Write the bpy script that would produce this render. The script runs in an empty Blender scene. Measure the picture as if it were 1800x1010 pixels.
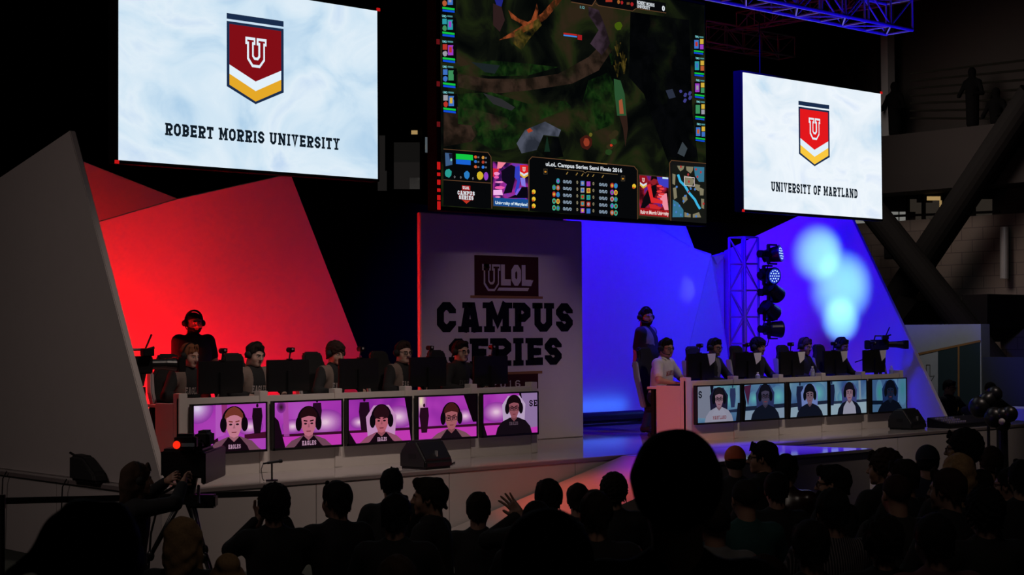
import bpy, bmesh, math, random
import numpy as np
from mathutils import Vector, Matrix, Quaternion
from mathutils.bvhtree import BVHTree
C = bpy.context.scene.collection
SC = bpy.context.scene
PI = math.pi
V3 = Vector

# ------------------------------------------------------------------ camera
# stage axes: X runs along the desks (to the right and away), Y runs back into the stage, Z up
F_PX = 2900.0
YAW = math.radians(47.8)
PITCH = math.atan(80 / F_PX)
ROLL = 0.006
CAM = V3((0, 0, 2.27))
STAGE = 0.835                      # height of the stage floor above the hall floor
_f0 = V3((math.cos(YAW), math.sin(YAW), 0)); _r0 = V3((math.sin(YAW), -math.cos(YAW), 0)); _z = V3((0, 0, 1))
FWD = _f0 * math.cos(PITCH) + _z * math.sin(PITCH)
_u0 = -_f0 * math.sin(PITCH) + _z * math.cos(PITCH)
RGT = _r0 * math.cos(ROLL) - _u0 * math.sin(ROLL)
UPV = _u0 * math.cos(ROLL) + _r0 * math.sin(ROLL)
cd = bpy.data.cameras.new('camera'); cam = bpy.data.objects.new('camera', cd); C.objects.link(cam)
cd.sensor_width = 36; cd.lens = 36 * F_PX / 1800
cd.clip_start = 0.05; cd.clip_end = 300
cam.matrix_world = Matrix(((RGT.x, UPV.x, -FWD.x, CAM.x), (RGT.y, UPV.y, -FWD.y, CAM.y), (RGT.z, UPV.z, -FWD.z, CAM.z), (0, 0, 0, 1)))
cd.dof.use_dof = True; cd.dof.focus_distance = 20.0; cd.dof.aperture_fstop = 9.0
SC.camera = cam

# ------------------------------------------------------------------ world, exposure, light
w = bpy.data.worlds.new('hall_dark'); SC.world = w; w.use_nodes = True
w.node_tree.nodes['Background'].inputs[0].default_value = (0.9, 0.8, 0.75, 1)
w.node_tree.nodes['Background'].inputs[1].default_value = 0.004
SC.view_settings.view_transform = 'Standard'; SC.view_settings.look = 'None'
SC.view_settings.exposure = 0.0; SC.view_settings.gamma = 1.0; SC.view_settings.use_curve_mapping = False
SC.cycles.max_bounces = 6
SC.cycles.use_light_tree = True

def aim(o, tgt):
    o.rotation_euler = (V3(tgt) - o.location).to_track_quat('-Z', 'Y').to_euler()
def spot(name, loc, tgt, col, power, angle, blend=0.6, size=0.1):
    d = bpy.data.lights.new(name, 'SPOT'); o = bpy.data.objects.new(name, d); C.objects.link(o)
    o.location = loc; aim(o, tgt); d.color = col; d.energy = power; d.spot_size = math.radians(angle); d.spot_blend = blend; d.shadow_soft_size = size
    return o
def area(name, loc, tgt, col, power, sx, sy, spread=180):
    d = bpy.data.lights.new(name, 'AREA'); o = bpy.data.objects.new(name, d); C.objects.link(o)
    d.shape = 'RECTANGLE'; d.size = sx; d.size_y = sy; d.spread = math.radians(spread)
    o.location = loc; aim(o, tgt); d.color = col; d.energy = power
    return o

RED = (1.0, 0.006, 0.008); BLUE = (0.010, 0.0, 1.0); WARM = (1.0, 0.80, 0.70); CYAN = (0.2, 0.6, 1.0)
# red wash lamps on the floor behind the left players, plus an added spot
area('red_floor_wash', (9.2, 17.3, 1.0), (10.4, 18.5, 2.6), RED, 150, 1.8, 0.15, 160)
area('red_floor_wash', (11.9, 17.5, 1.0), (12.3, 18.5, 2.2), (1.0, 0.003, 0.03), 20, 2.2, 0.15, 160)
area('red_floor_wash', (9.2, 18.8, 2.2), (9.8, 19.3, 3.6), RED, 60, 1.2, 0.1, 160)
spot('red_rim', (10.5, 18.0, 3.9), (13.1, 16.4, 2.3), RED, 200, 50)
spot('red_side', (8.25, 16.9, 2.6), (8.8, 14.8, 1.15), RED, 60, 50)  # unseen red spot added to redden the left desk's end panel
# blue wash on the right half
spot('blue_wash', (18.2, 15.0, 6.9), (19.6, 18.6, 2.2), BLUE, 1900, 85)
spot('blue_wash', (16.9, 15.85, 6.7), (22.37, 16.6, 2.3), BLUE, 2200, 62, 0.6, 0.5)
area('blue_floor_wash', (18.75, 18.40, 1.1), (18.75, 18.6, 1.1), (0.04, 0.22, 1.0), 1.3, 1.2, 0.06, 160)
spot('blue_deck_wash', (17.5, 18.0, 6.6), (16.6, 14.9, 0.83), (0.05, 0.0, 1.0), 900, 42)
spot('blue_deck_wash', (19.6, 13.9, 6.3), (16.3, 12.9, 0.83), (0.05, 0.0, 1.0), 9000, 22, 0.8)
spot('blue_truss_fill', (18.8, 11.4, 2.6), (17.4, 13.1, 6.5), BLUE, 1800, 60)  # unseen mid-air spot added to tint the truss blue
# pale lamp blotches thrown on the right wing wall and the blue panel
spot('lamp_beam', (20.7, 16.35, 3.45), (22.373, 16.992, 3.563), CYAN, 300, 33, 1.0, 0.05)
spot('lamp_beam', (20.7, 16.3, 3.1), (22.373, 16.547, 2.999), CYAN, 240, 44, 1.0, 0.05)
spot('lamp_beam', (20.75, 16.4, 2.32), (22.373, 16.58, 2.46), CYAN, 230, 29, 1.0, 0.05)
spot('lamp_beam', (20.6, 16.35, 3.2), (20.807, 18.6, 2.97), (0.12, 0.16, 1.0), 330, 13, 1.0, 0.05)
# steep white front lamps along the truss, on the desks; an added banner fill
for lx, lp in ((9.3, 620), (11.4, 600), (17.2, 620), (20.2, 560)):
    spot('front_lamp', (lx, 9.6, 8.6), (lx + 0.1, 14.25, 1.25), WARM, lp, 40, 0.9, 0.25)
spot('banner_fill', (14.4, 8.5, 6.9), (14.6, 16.2, 2.1), (1.0, 0.70, 0.80), 230, 22, 0.8, 0.2)  # unseen spot added to lift the banner
# orange spill crossing the stage from the left
spot('orange_spill', (8.6, 11.0, 6.6), (16.2, 14.8, 1.2), (1.0, 0.2, 0.15), 1600, 9, 0.8, 0.15)
spot('orange_spill', (8.8, 13.7, 6.1), (12.6, 12.75, 0.5), (1.0, 0.1, 0.05), 2600, 18, 0.9, 0.2)
spot('violet_spill', (17.4, 13.6, 5.9), (14.1, 12.8, 0.8), (0.40, 0.0, 1.0), 3600, 14, 0.9, 0.2)
# unseen fill lights added for the left hall side, right wall, booth and crowd
area('hall_fill', (0.5, 13.0, 7.5), (8.0, 14.3, 0.6), (1.0, 0.8, 0.74), 20, 2.0, 2.0, 90)
area('hall_fill', (29.5, 22.0, 9.0), (36.0, 20.5, 3.5), (1.0, 0.8, 0.72), 66, 2.5, 2.5, 110)
area('booth_fill', (24.3, 16.5, 5.8), (27.2, 17.6, 1.8), (0.95, 0.97, 1.0), 28, 1.5, 1.0, 130)  # unseen area light added to brighten the booth
area('hall_fill', (3.0, 3.0, 9.0), (7.5, 7.0, 1.2), (1.0, 0.82, 0.7), 6.5, 2.5, 2.5, 80)


# ------------------------------------------------------------------ pixel rays onto real planes (1800 x 1010 frame)
def ray(px, py):
    return FWD + RGT * ((px - 900) / F_PX) - UPV * ((py - 505) / F_PX)
def at_v(px, py, v): d = ray(px, py); return CAM + d * ((v - CAM.y) / d.y)
def at_u(px, py, u): d = ray(px, py); return CAM + d * ((u - CAM.x) / d.x)
def at_z(px, py, z): d = ray(px, py); return CAM + d * ((z - CAM.z) / d.z)
def at_d(px, py, dist): return CAM + ray(px, py) * dist

# ------------------------------------------------------------------ materials
M = {}
def mat(name, col, rough=0.6, metal=0.0, noise=0.08, scale=6.0, spec=0.5, bump=0.0):
    if name in M: return M[name]
    m = bpy.data.materials.new(name); m.use_nodes = True; nt = m.node_tree; b = nt.nodes['Principled BSDF']
    b.inputs['Roughness'].default_value = rough; b.inputs['Metallic'].default_value = metal
    b.inputs['Specular IOR Level'].default_value = spec
    tc = nt.nodes.new('ShaderNodeTexCoord'); n = nt.nodes.new('ShaderNodeTexNoise'); n.inputs['Scale'].default_value = scale; n.inputs['Detail'].default_value = 4
    nt.links.new(tc.outputs['Object'], n.inputs['Vector'])
    mx = nt.nodes.new('ShaderNodeMix'); mx.data_type = 'RGBA'
    nt.links.new(n.outputs['Fac'], mx.inputs['Factor'])
    mx.inputs['A'].default_value = tuple(c * (1 - noise) for c in col) + (1,); mx.inputs['B'].default_value = tuple(min(1, c * (1 + noise)) for c in col) + (1,)
    nt.links.new(mx.outputs['Result'], b.inputs['Base Color'])
    if bump:
        bp = nt.nodes.new('ShaderNodeBump'); bp.inputs['Strength'].default_value = bump; nt.links.new(n.outputs['Fac'], bp.inputs['Height']); nt.links.new(bp.outputs['Normal'], b.inputs['Normal'])
    M[name] = m; return m
def srgb(r, g, b):
    f = lambda c: (c / 255 / 12.92) if c / 255 <= 0.04045 else ((c / 255 + 0.055) / 1.055) ** 2.4
    return (f(r), f(g), f(b))
def emi(name, rgb255, strength=1.0):
    """a lit pixel area on a screen or a lamp"""
    if name in M: return M[name]
    m = bpy.data.materials.new(name); m.use_nodes = True; nt = m.node_tree; nt.nodes.clear()
    o = nt.nodes.new('ShaderNodeOutputMaterial'); e = nt.nodes.new('ShaderNodeEmission')
    e.inputs[0].default_value = srgb(*rgb255) + (1,); e.inputs[1].default_value = strength
    nt.links.new(e.outputs[0], o.inputs[0]); M[name] = m; return m
def emi_noise(name, cols, scale=3.0, strength=1.0, detail=4, distort=0.6, stretch=(1, 1, 1), ragged=None):
    """screen picture: a colour ramp over noise"""
    if name in M: return M[name]
    m = bpy.data.materials.new(name); m.use_nodes = True; nt = m.node_tree; nt.nodes.clear()
    o = nt.nodes.new('ShaderNodeOutputMaterial'); e = nt.nodes.new('ShaderNodeEmission'); tc = nt.nodes.new('ShaderNodeTexCoord')
    mp = nt.nodes.new('ShaderNodeMapping'); mp.inputs['Scale'].default_value = stretch
    n = nt.nodes.new('ShaderNodeTexNoise'); n.inputs['Scale'].default_value = scale; n.inputs['Detail'].default_value = detail; n.inputs['Distortion'].default_value = distort
    r = nt.nodes.new('ShaderNodeValToRGB'); nt.links.new(tc.outputs['Object'], mp.inputs[0]); nt.links.new(mp.outputs[0], n.inputs['Vector']); nt.links.new(n.outputs['Fac'], r.inputs[0])
    el = r.color_ramp.elements
    for i, (p, c) in enumerate(cols):
        q = el[i] if i < 2 else el.new(p)
        q.position = p; q.color = srgb(*c) + (1,)
    nt.links.new(r.outputs[0], e.inputs[0]); e.inputs[1].default_value = strength; nt.links.new(e.outputs[0], o.inputs[0]); M[name] = m
    if ragged:
        n2 = nt.nodes.new('ShaderNodeTexNoise'); n2.inputs['Scale'].default_value = ragged[0]; n2.inputs['Detail'].default_value = 6; nt.links.new(tc.outputs['Object'], n2.inputs['Vector'])
        mr = nt.nodes.new('ShaderNodeMapRange'); mr.inputs['From Min'].default_value = ragged[1]; mr.inputs['From Max'].default_value = ragged[2]; nt.links.new(n2.outputs['Fac'], mr.inputs[0])
        tr = nt.nodes.new('ShaderNodeBsdfTransparent'); mx = nt.nodes.new('ShaderNodeMixShader'); nt.links.new(mr.outputs[0], mx.inputs[0]); nt.links.new(tr.outputs[0], mx.inputs[1]); nt.links.new(e.outputs[0], mx.inputs[2]); nt.links.new(mx.outputs[0], o.inputs[0])
    return m

# ------------------------------------------------------------------ mesh builder
class MB:
    def __init__(s): s.v = []; s.f = []; s.m = []
    def add(s, vs, fs, mi=0):
        o = len(s.v); s.v += [tuple(x) for x in vs]; s.f += [tuple(i + o for i in f) for f in fs]; s.m += [mi] * len(fs); return s
    def box(s, a, b, mi=0):
        x0, y0, z0 = a; x1, y1, z1 = b
        return s.add([(x0, y0, z0), (x1, y0, z0), (x1, y1, z0), (x0, y1, z0), (x0, y0, z1), (x1, y0, z1), (x1, y1, z1), (x0, y1, z1)],
                     [(0, 3, 2, 1), (4, 5, 6, 7), (0, 1, 5, 4), (1, 2, 6, 5), (2, 3, 7, 6), (3, 0, 4, 7)], mi)
    def bar(s, p, q, wx, wz, mi=0, up=(0, 0, 1)):
        p = V3(p); q = V3(q); d = (q - p).normalized(); u = V3(up)
        if abs(d.dot(u)) > 0.98: u = V3((1, 0, 0))
        r = d.cross(u).normalized() * wx / 2; t = r.cross(d).normalized() * wz / 2
        vs = [p - r - t, p + r - t, p + r + t, p - r + t, q - r - t, q + r - t, q + r + t, q - r + t]
        return s.add(vs, [(0, 1, 2, 3), (7, 6, 5, 4), (0, 4, 5, 1), (1, 5, 6, 2), (2, 6, 7, 3), (3, 7, 4, 0)], mi)
    def cyl(s, p, q, r0, r1=None, n=12, mi=0, caps=True):
        r1 = r0 if r1 is None else r1; p = V3(p); q = V3(q); d = (q - p).normalized()
        a = d.orthogonal().normalized(); b = d.cross(a); vs = []
        for c, r in ((p, r0), (q, r1)):
            for i in range(n):
                t = 2 * PI * i / n; vs.append(c + (a * math.cos(t) + b * math.sin(t)) * r)
        fs = [(i, (i + 1) % n, n + (i + 1) % n, n + i) for i in range(n)]
        if caps: fs += [tuple(range(n - 1, -1, -1)), tuple(range(n, 2 * n))]
        return s.add(vs, fs, mi)
    def tube(s, pts, r, n=8, mi=0):
        pts = [V3(p) for p in pts]
        for i in range(len(pts) - 1):
            s.cyl(pts[i], pts[i + 1], r, r, n, mi)
        for p in pts[1:-1]: s.ball(p, (r, r, r), 8, 6, mi)
        return s
    def ball(s, c, r, n=16, k=10, mi=0, R=None):
        c = V3(c); vs = []; 
        for j in range(1, k):
            th = PI * j / k
            for i in range(n):
                ph = 2 * PI * i / n; p = V3((r[0] * math.sin(th) * math.cos(ph), r[1] * math.sin(th) * math.sin(ph), r[2] * math.cos(th)))
                if R: p = R @ p
                vs.append(c + p)
        t = V3((0, 0, r[2])); 
        if R: t = R @ t
        vs += [c + t, c - t]; a = len(vs) - 2
        fs = [(j * n + i, (j + 1) * n + i, (j + 1) * n + (i + 1) % n, j * n + (i + 1) % n) for j in range(k - 2) for i in range(n)]
        fs += [(a, i, (i + 1) % n) for i in range(n)] + [(a + 1, (k - 2) * n + (i + 1) % n, (k - 2) * n + i) for i in range(n)]
        return s.add(vs, fs, mi)
    def prism(s, pts, off, mi=0):
        """an outline extruded by the vector off"""
        pts = [V3(p) for p in pts]; n = len(pts); off = V3(off)
        return s.add(pts + [p + off for p in pts], [tuple(range(n - 1, -1, -1)), tuple(range(n, 2 * n))] + [(i, (i + 1) % n, n + (i + 1) % n, n + i) for i in range(n)], mi)
    def face(s, pts, mi=0): return s.add(pts, [tuple(range(len(pts)))], mi)
    def build(s, name, mats, parent=None, smooth=False, bevel=0.0, seg=2, kind=None):
        me = bpy.data.meshes.new(name); me.from_pydata(s.v, [], s.f)
        if not isinstance(mats, (list, tuple)): mats = [mats]
        for m in mats: me.materials.append(m)
        me.polygons.foreach_set('material_index', s.m)
        bm = bmesh.new(); bm.from_mesh(me); bmesh.ops.recalc_face_normals(bm, faces=bm.faces)
        if bevel:
            bmesh.ops.bevel(bm, geom=[e for e in bm.edges if len(e.link_faces) == 2 and e.calc_face_angle(0) > 0.5], offset=bevel, segments=seg, affect='EDGES', clamp_overlap=True)
        bm.to_mesh(me); bm.free()
        if smooth: me.polygons.foreach_set('use_smooth', [True] * len(me.polygons))
        o = bpy.data.objects.new(name, me); C.objects.link(o)
        if parent: o.parent = parent
        if kind: o['kind'] = kind
        return o
def tag(o, label=None, cat=None, group=None, kind=None):
    if label: o['label'] = label
    if cat: o['category'] = cat
    if group: o['group'] = group
    if kind: o['kind'] = kind
    return o
def thing(name, label, cat, loc=(0, 0, 0), rz=0, group=None):
    o = bpy.data.objects.new(name, None); C.objects.link(o); o.empty_display_size = 0.1
    o.location = loc; o.rotation_euler = (0, 0, rz)
    return tag(o, label, cat, group)
def kids(o): return [c for c in o.children]
def copy_tree(o, loc=None, rz=None, label=None, parent=None):
    c = o.copy(); C.objects.link(c)
    if parent: c.parent = parent
    if loc is not None: c.location = loc
    if rz is not None: c.rotation_euler = (0, 0, rz)
    if label: c['label'] = label
    for ch in list(o.children): copy_tree(ch, parent=c)
    return c
def struct(o): o['kind'] = 'structure'; return o

# ------------------------------------------------------------------ slab lettering made of strokes
def stroke(pts, t, closed=False):
    """quads along a polyline, mitred"""
    P = [V3((p[0], p[1], 0)) for p in pts]; n = len(P); L = []; R = []
    for i in range(n):
        a = P[i - 1] if (i > 0 or closed) else None; b = P[(i + 1) % n] if (i < n - 1 or closed) else None
        d1 = (P[i] - a).normalized() if a is not None else None; d2 = (b - P[i]).normalized() if b is not None else None
        d1 = d1 or d2; d2 = d2 or d1
        n1 = V3((-d1.y, d1.x, 0)); n2 = V3((-d2.y, d2.x, 0)); m = (n1 + n2).normalized(); k = t / 2 / max(0.6, m.dot(n1))
        L.append(P[i] + m * k); R.append(P[i] - m * k)
    q = []
    for i in range(n if closed else n - 1):
        j = (i + 1) % n; q.append([L[i], R[i], R[j], L[j]])
    return q
def glyph(ch, t, plain=False, ins=0.0):
    a = t / 2; c = 0.16; sw = t + 0.17; sh = t * 0.72; W = 0.62 + t * .5; S = []; K = []
    def ser(x, y, w=sw):
        if not plain: K.append((x, y, w))
    wide = {'M': sw + t * 2.1 + .12, 'U': sw + t + .24, 'I': sw, 'N': sw + t + .3, 'A': max(.8, sw + t * 1.6 + .1), 'V': max(.8, sw + t + .2), 'Y': max(.8, sw + t + .2), 'R': sw + t + .18, '1': t * 1.6, 'm': 0.95, 'i': t * 1.2, 'l': t * 1.2, '/': 0.4}
    W = wide.get(ch, W); i = sw / 2 if not plain else a; L = i; R = W - i; c = min(c, (R - L) / 2 - .01) if ch == 'U' else c; T = 1 - a; B = a; l = a; r = W - a
    if ch in 'O0Q': S.append(([(l + c, B), (r - c, B), (r, B + c), (r, T - c), (r - c, T), (l + c, T), (l, T - c), (l, B + c)], True))
    elif ch in 'CG':
        S.append(([(r, T - .24), (r, T - c), (r - c, T), (l + c, T), (l, T - c), (l, B + c), (l + c, B), (r - c, B), (r, B + c), (r, B + .24)], False))
        if ch == 'G': S.append(([(W * .5, .45), (r, .45), (r, B)], False))
    elif ch == 'S': S.append(([(r, T - .22), (r, T - c), (r - c, T), (l + c, T), (l, T - c), (l, .5 + c), (l + c, .5), (r - c, .5), (r, .5 - c), (r, B + c), (r - c, B), (l + c, B), (l, B + c), (l, B + .22)], False))
    elif ch == 'U':
        S.append(([(L, 1), (L, B + c), (L + c, B), (R - c, B), (R, B + c), (R, 1)], False)); ser(L, 1); ser(R, 1)
    elif ch == 'I': S.append(([(W / 2, 0), (W / 2, 1)], False)); ser(W / 2, 0); ser(W / 2, 1)
    elif ch == 'L': S.append(([(L, 1), (L, B), (r, B), (r, .3)], False)); ser(L, 1); ser(L, 0)
    elif ch == 'T': S.append(([(l, .7), (l, T), (r, T), (r, .7)], False)); S.append(([(W / 2, 0), (W / 2, 1)], False)); ser(W / 2, 0, sw * 1.2)
    elif ch in 'EF':
        S.append(([(L, 0), (L, T), (r, T), (r, .72)], False)); S.append(([(L, .5), (W * .78, .5)], False)); S.append(([(W * .72, .38), (W * .72, .62)], False)); ser(L, 1)
        if ch == 'E': S.append(([(L, B), (r, B), (r, .28)], False))
        ser(L, 0)
    elif ch in 'RPB':
        S.append(([(L, 0), (L, 1)], False)); S.append(([(L, T), (r - c, T), (r, T - c * .8), (r, .47 + c * .8), (r - c, .47), (L, .47)], False)); ser(L, 0); ser(L, 1)
        if ch == 'R': S.append(([(W * .5, .47), (R, 0)], False)); ser(R, 0)
        if ch == 'B': S.append(([(r - c, .5), (r, .5 - c * .8), (r, B + c * .8), (r - c, B), (L, B)], False))
    elif ch == 'D': S.append(([(L, 0), (L, 1)], False)); S.append(([(L, T), (r - c, T), (r, T - c), (r, B + c), (r - c, B), (L, B)], False)); ser(L, 0); ser(L, 1)
    elif ch == 'M': S.append(([(L, 0), (L, 1)], False)); S.append(([(R, 0), (R, 1)], False)); S.append(([(L, 1), (W / 2, .16 + t * .6), (R, 1)], False)); ser(L, 0); ser(R, 0); ser(L - t * .2, 1); ser(R + t * .2, 1)
    elif ch == 'N': S.append(([(L, 0), (L, 1)], False)); S.append(([(R, 0), (R, 1)], False)); S.append(([(L, 1), (R, 0)], False)); ser(L, 0); ser(L - t * .2, 1); ser(R, 1)
    elif ch == 'A': S.append(([(L, 0), (W / 2 - t * .3, T), (W / 2 + t * .3, T), (R, 0)], False)); S.append(([(W * .27, .3), (W * .73, .3)], False)); ser(L, 0); ser(R, 0); ser(W / 2 - t * .4, 1, t * 1.5)
    elif ch == 'V': S.append(([(L, 1), (W / 2, a * .6), (R, 1)], False)); ser(L, 1); ser(R, 1)
    elif ch == 'Y': S.append(([(L, 1), (W / 2, .45), (R, 1)], False)); S.append(([(W / 2, 0), (W / 2, .5)], False)); ser(L, 1); ser(R, 1); ser(W / 2, 0, sw * 1.2)
    elif ch == '1': S.append(([(W * .2, .8), (W / 2, T), (W / 2, 0)], False))
    elif ch == '6': S.append(([(r, T - .15), (r - c, T), (l + c, T), (l, T - c), (l, B + c), (l + c, B), (r - c, B), (r, B + c), (r, .52 - c), (r - c, .52), (l, .52)], False))
    elif ch == '2': S.append(([(l, T - .15), (l + c, T), (r - c, T), (r, T - c), (r, .55), (l, B), (r, B)], False))
    elif ch == '/': S.append(([(0, 0), (W, 1)], False))
    q = []
    for pts, cl in S: q += stroke([(p[0], min(1 - ins, max(ins, p[1]))) for p in pts], t - 2 * ins, cl)
    for x, y, w_ in K:
        y0, y1 = (ins, sh - ins) if y < .5 else (1 - sh + ins, 1 - ins); w_ = w_ - 2 * ins; q.append([V3((x - w_ / 2, y0, 0)), V3((x + w_ / 2, y0, 0)), V3((x + w_ / 2, y1, 0)), V3((x - w_ / 2, y1, 0))])
    return q, W
def slab_quads(text, t=0.2, gap=0.14, space=0.42, plain=False, ins=0.0):
    x = 0; out = []
    for ch in text:
        if ch == ' ': x += space; continue
        q, W = glyph(ch, t, plain, ins); out.append([[V3((p.x + x, p.y, 0)) for p in f] for f in q]); x += W + gap
    return out, x - gap
def put_slab(mb, text, bl, br, up, nrm, thick=0.004, t=0.2, gap=0.14, space=0.42, mi=0, plain=False, lift=0.0, ins=0.0):
    """letters fitted between the baseline ends bl and br, height vector up, raised along nrm"""
    Q, wd = slab_quads(text, t, gap, space, plain, ins); bl = V3(bl); ax = (V3(br) - bl) / wd; up = V3(up); nrm = V3(nrm)
    for k, L in enumerate(Q):
        for j, f in enumerate(L):
            e = nrm * (lift + 0.00015 * (j % 5)); mb.prism([bl + ax * p.x + up * p.y + e for p in f], nrm * thick, mi)
def put_font(mb, text, bl, br, up, nrm, lift=0.0, mi=0, bold=0.0):
    """small running text in the built-in font, as a flat mesh"""
    cu = bpy.data.curves.new('t', 'FONT'); cu.body = text; cu.size = 1; cu.offset = bold; o = bpy.data.objects.new('t', cu); C.objects.link(o)
    dg = bpy.context.evaluated_depsgraph_get(); me = o.evaluated_get(dg).to_mesh()
    vs = [v.co.copy() for v in me.vertices]; fs = [tuple(p.vertices) for p in me.polygons]
    o.evaluated_get(dg).to_mesh_clear(); bpy.data.objects.remove(o); bpy.data.curves.remove(cu)
    x0 = min(v.x for v in vs); x1 = max(v.x for v in vs); h = 0.73
    bl = V3(bl); ax = (V3(br) - bl) / (x1 - x0); up = V3(up) / h; e = V3(nrm) * lift
    mb.add([bl + ax * (v.x - x0) + up * v.y + e for v in vs], fs, mi)

# ------------------------------------------------------------------ smooth solids (distance fields meshed with surface nets)
class SDF:
    def __init__(s): s.p = []
    def cap(s, a, b, ra, rb=None, k=0.03, op='add'): s.p.append(('cap', V3(a), V3(b), ra, ra if rb is None else rb, k, op)); return s
    def ell(s, c, r, k=0.03, op='add', R=None): s.p.append(('ell', V3(c), tuple(r), R, 0, k, op)); return s
    def cut(s, p, n): s.p.append(('cut', V3(p), V3(n).normalized(), 0, 0, 0, 'cut')); return s
    def mesh(s, h, noise=None, pad=0.05):
        lo = np.full(3, 1e9); hi = np.full(3, -1e9)
        def bb(q):
            if q[0] == 'cap':
                a = np.array(q[1]); b = np.array(q[2]); r = max(q[3], q[4]); return np.minimum(a, b) - r, np.maximum(a, b) + r
            c = np.array(q[1]); r = np.array(q[2])
            if q[3] is not None: r = np.full(3, max(q[2]))
            return c - r, c + r
        for q in s.p:
            if q[6] == 'add': a, b = bb(q); lo = np.minimum(lo, a); hi = np.maximum(hi, b)
        lo -= pad; hi += pad; n = np.ceil((hi - lo) / h).astype(int) + 1
        ax = [lo[i] + np.arange(n[i]) * h for i in range(3)]; D = np.full(n, 0.3)
        for q in s.p:
            if q[0] == 'cut':
                X, Y, Z = np.meshgrid(*ax, indexing='ij', sparse=True)
                d = (X - q[1].x) * q[2].x + (Y - q[1].y) * q[2].y + (Z - q[1].z) * q[2].z
                D = np.maximum(D, d); continue
            a, b = bb(q); m = q[5] * 1.5 + 3 * h
            i0 = np.clip(((a - m - lo) / h).astype(int), 0, n - 1); i1 = np.clip(((b + m - lo) / h).astype(int) + 2, 0, n)
            sl = tuple(slice(i0[i], i1[i]) for i in range(3)); X, Y, Z = np.meshgrid(*[ax[i][sl[i]] for i in range(3)], indexing='ij', sparse=True)
            if q[0] == 'cap':
                A, B = q[1], q[2]; e = B - A; L2 = max(1e-9, e.length_squared)
                t = np.clip(((X - A.x) * e.x + (Y - A.y) * e.y + (Z - A.z) * e.z) / L2, 0, 1)
                d = np.sqrt((X - A.x - t * e.x) ** 2 + (Y - A.y - t * e.y) ** 2 + (Z - A.z - t * e.z) ** 2) - (q[3] + (q[4] - q[3]) * t)
            else:
                x, y, z = X - q[1].x, Y - q[1].y, Z - q[1].z
                if q[3] is not None:
                    r = q[3].transposed(); x, y, z = (r[0][0] * x + r[0][1] * y + r[0][2] * z, r[1][0] * x + r[1][1] * y + r[1][2] * z, r[2][0] * x + r[2][1] * y + r[2][2] * z)
                rx, ry, rz = q[2]; k0 = np.sqrt((x / rx) ** 2 + (y / ry) ** 2 + (z / rz) ** 2); k1 = np.sqrt((x / rx ** 2) ** 2 + (y / ry ** 2) ** 2 + (z / rz ** 2) ** 2)
                d = k0 * (k0 - 1) / np.maximum(k1, 1e-6)
            S = D[sl]; k = max(q[5], 1e-5)
            if q[6] == 'add':
                hh = np.maximum(k - np.abs(S - d), 0) / k; D[sl] = np.minimum(S, d) - hh * hh * k * 0.25
            else:
                hh = np.maximum(k - np.abs(S + d), 0) / k; D[sl] = np.maximum(S, -d) + hh * hh * k * 0.25
        if noise is not None:
            X, Y, Z = np.meshgrid(*ax, indexing='ij', sparse=True); D = D + noise(X, Y, Z)
        return nets(D, lo, h)
def nets(D, lo, h):
    s = D < 0; n = D.shape; c = [sl for sl in np.ndindex(2, 2, 2)]
    def sub(A, o): return A[o[0]:n[0] - 1 + o[0], o[1]:n[1] - 1 + o[1], o[2]:n[2] - 1 + o[2]]
    cnt = sum(sub(s, o).astype(int) for o in c); mix = (cnt > 0) & (cnt < 8)
    I = np.argwhere(mix); idx = -np.ones(mix.shape, int); idx[mix] = np.arange(len(I))
    pos = np.zeros((len(I), 3)); num = np.zeros(len(I))
    for a in c:
        for x in range(3):
            if a[x]: continue
            b = list(a); b[x] = 1; b = tuple(b)
            d0 = D[I[:, 0] + a[0], I[:, 1] + a[1], I[:, 2] + a[2]]; d1 = D[I[:, 0] + b[0], I[:, 1] + b[1], I[:, 2] + b[2]]
            cr = (d0 < 0) != (d1 < 0); t = np.where(cr, d0 / np.where(cr, d0 - d1, 1), 0)
            p = np.tile(np.array(a, float), (len(I), 1)); p[:, x] += t; pos[cr] += p[cr]; num[cr] += 1
    V = lo + (I + pos / num[:, None]) * h; Fs = []
    for x in range(3):
        y, z = (x + 1) % 3, (x + 2) % 3
        A = np.moveaxis(s, (x, y, z), (0, 1, 2)); E = np.argwhere(A[:-1, 1:-1, 1:-1] != A[1:, 1:-1, 1:-1])
        if not len(E): continue
        E[:, 1:] += 1; T = np.moveaxis(idx, (x, y, z), (0, 1, 2)); e = E
        q = np.stack([T[e[:, 0], e[:, 1] - 1, e[:, 2] - 1], T[e[:, 0], e[:, 1], e[:, 2] - 1], T[e[:, 0], e[:, 1], e[:, 2]], T[e[:, 0], e[:, 1] - 1, e[:, 2]]], 1)
        fl = ~A[e[:, 0], e[:, 1], e[:, 2]]; q[fl] = q[fl][:, ::-1]; Fs.append(q)
    return V, np.concatenate(Fs)
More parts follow.
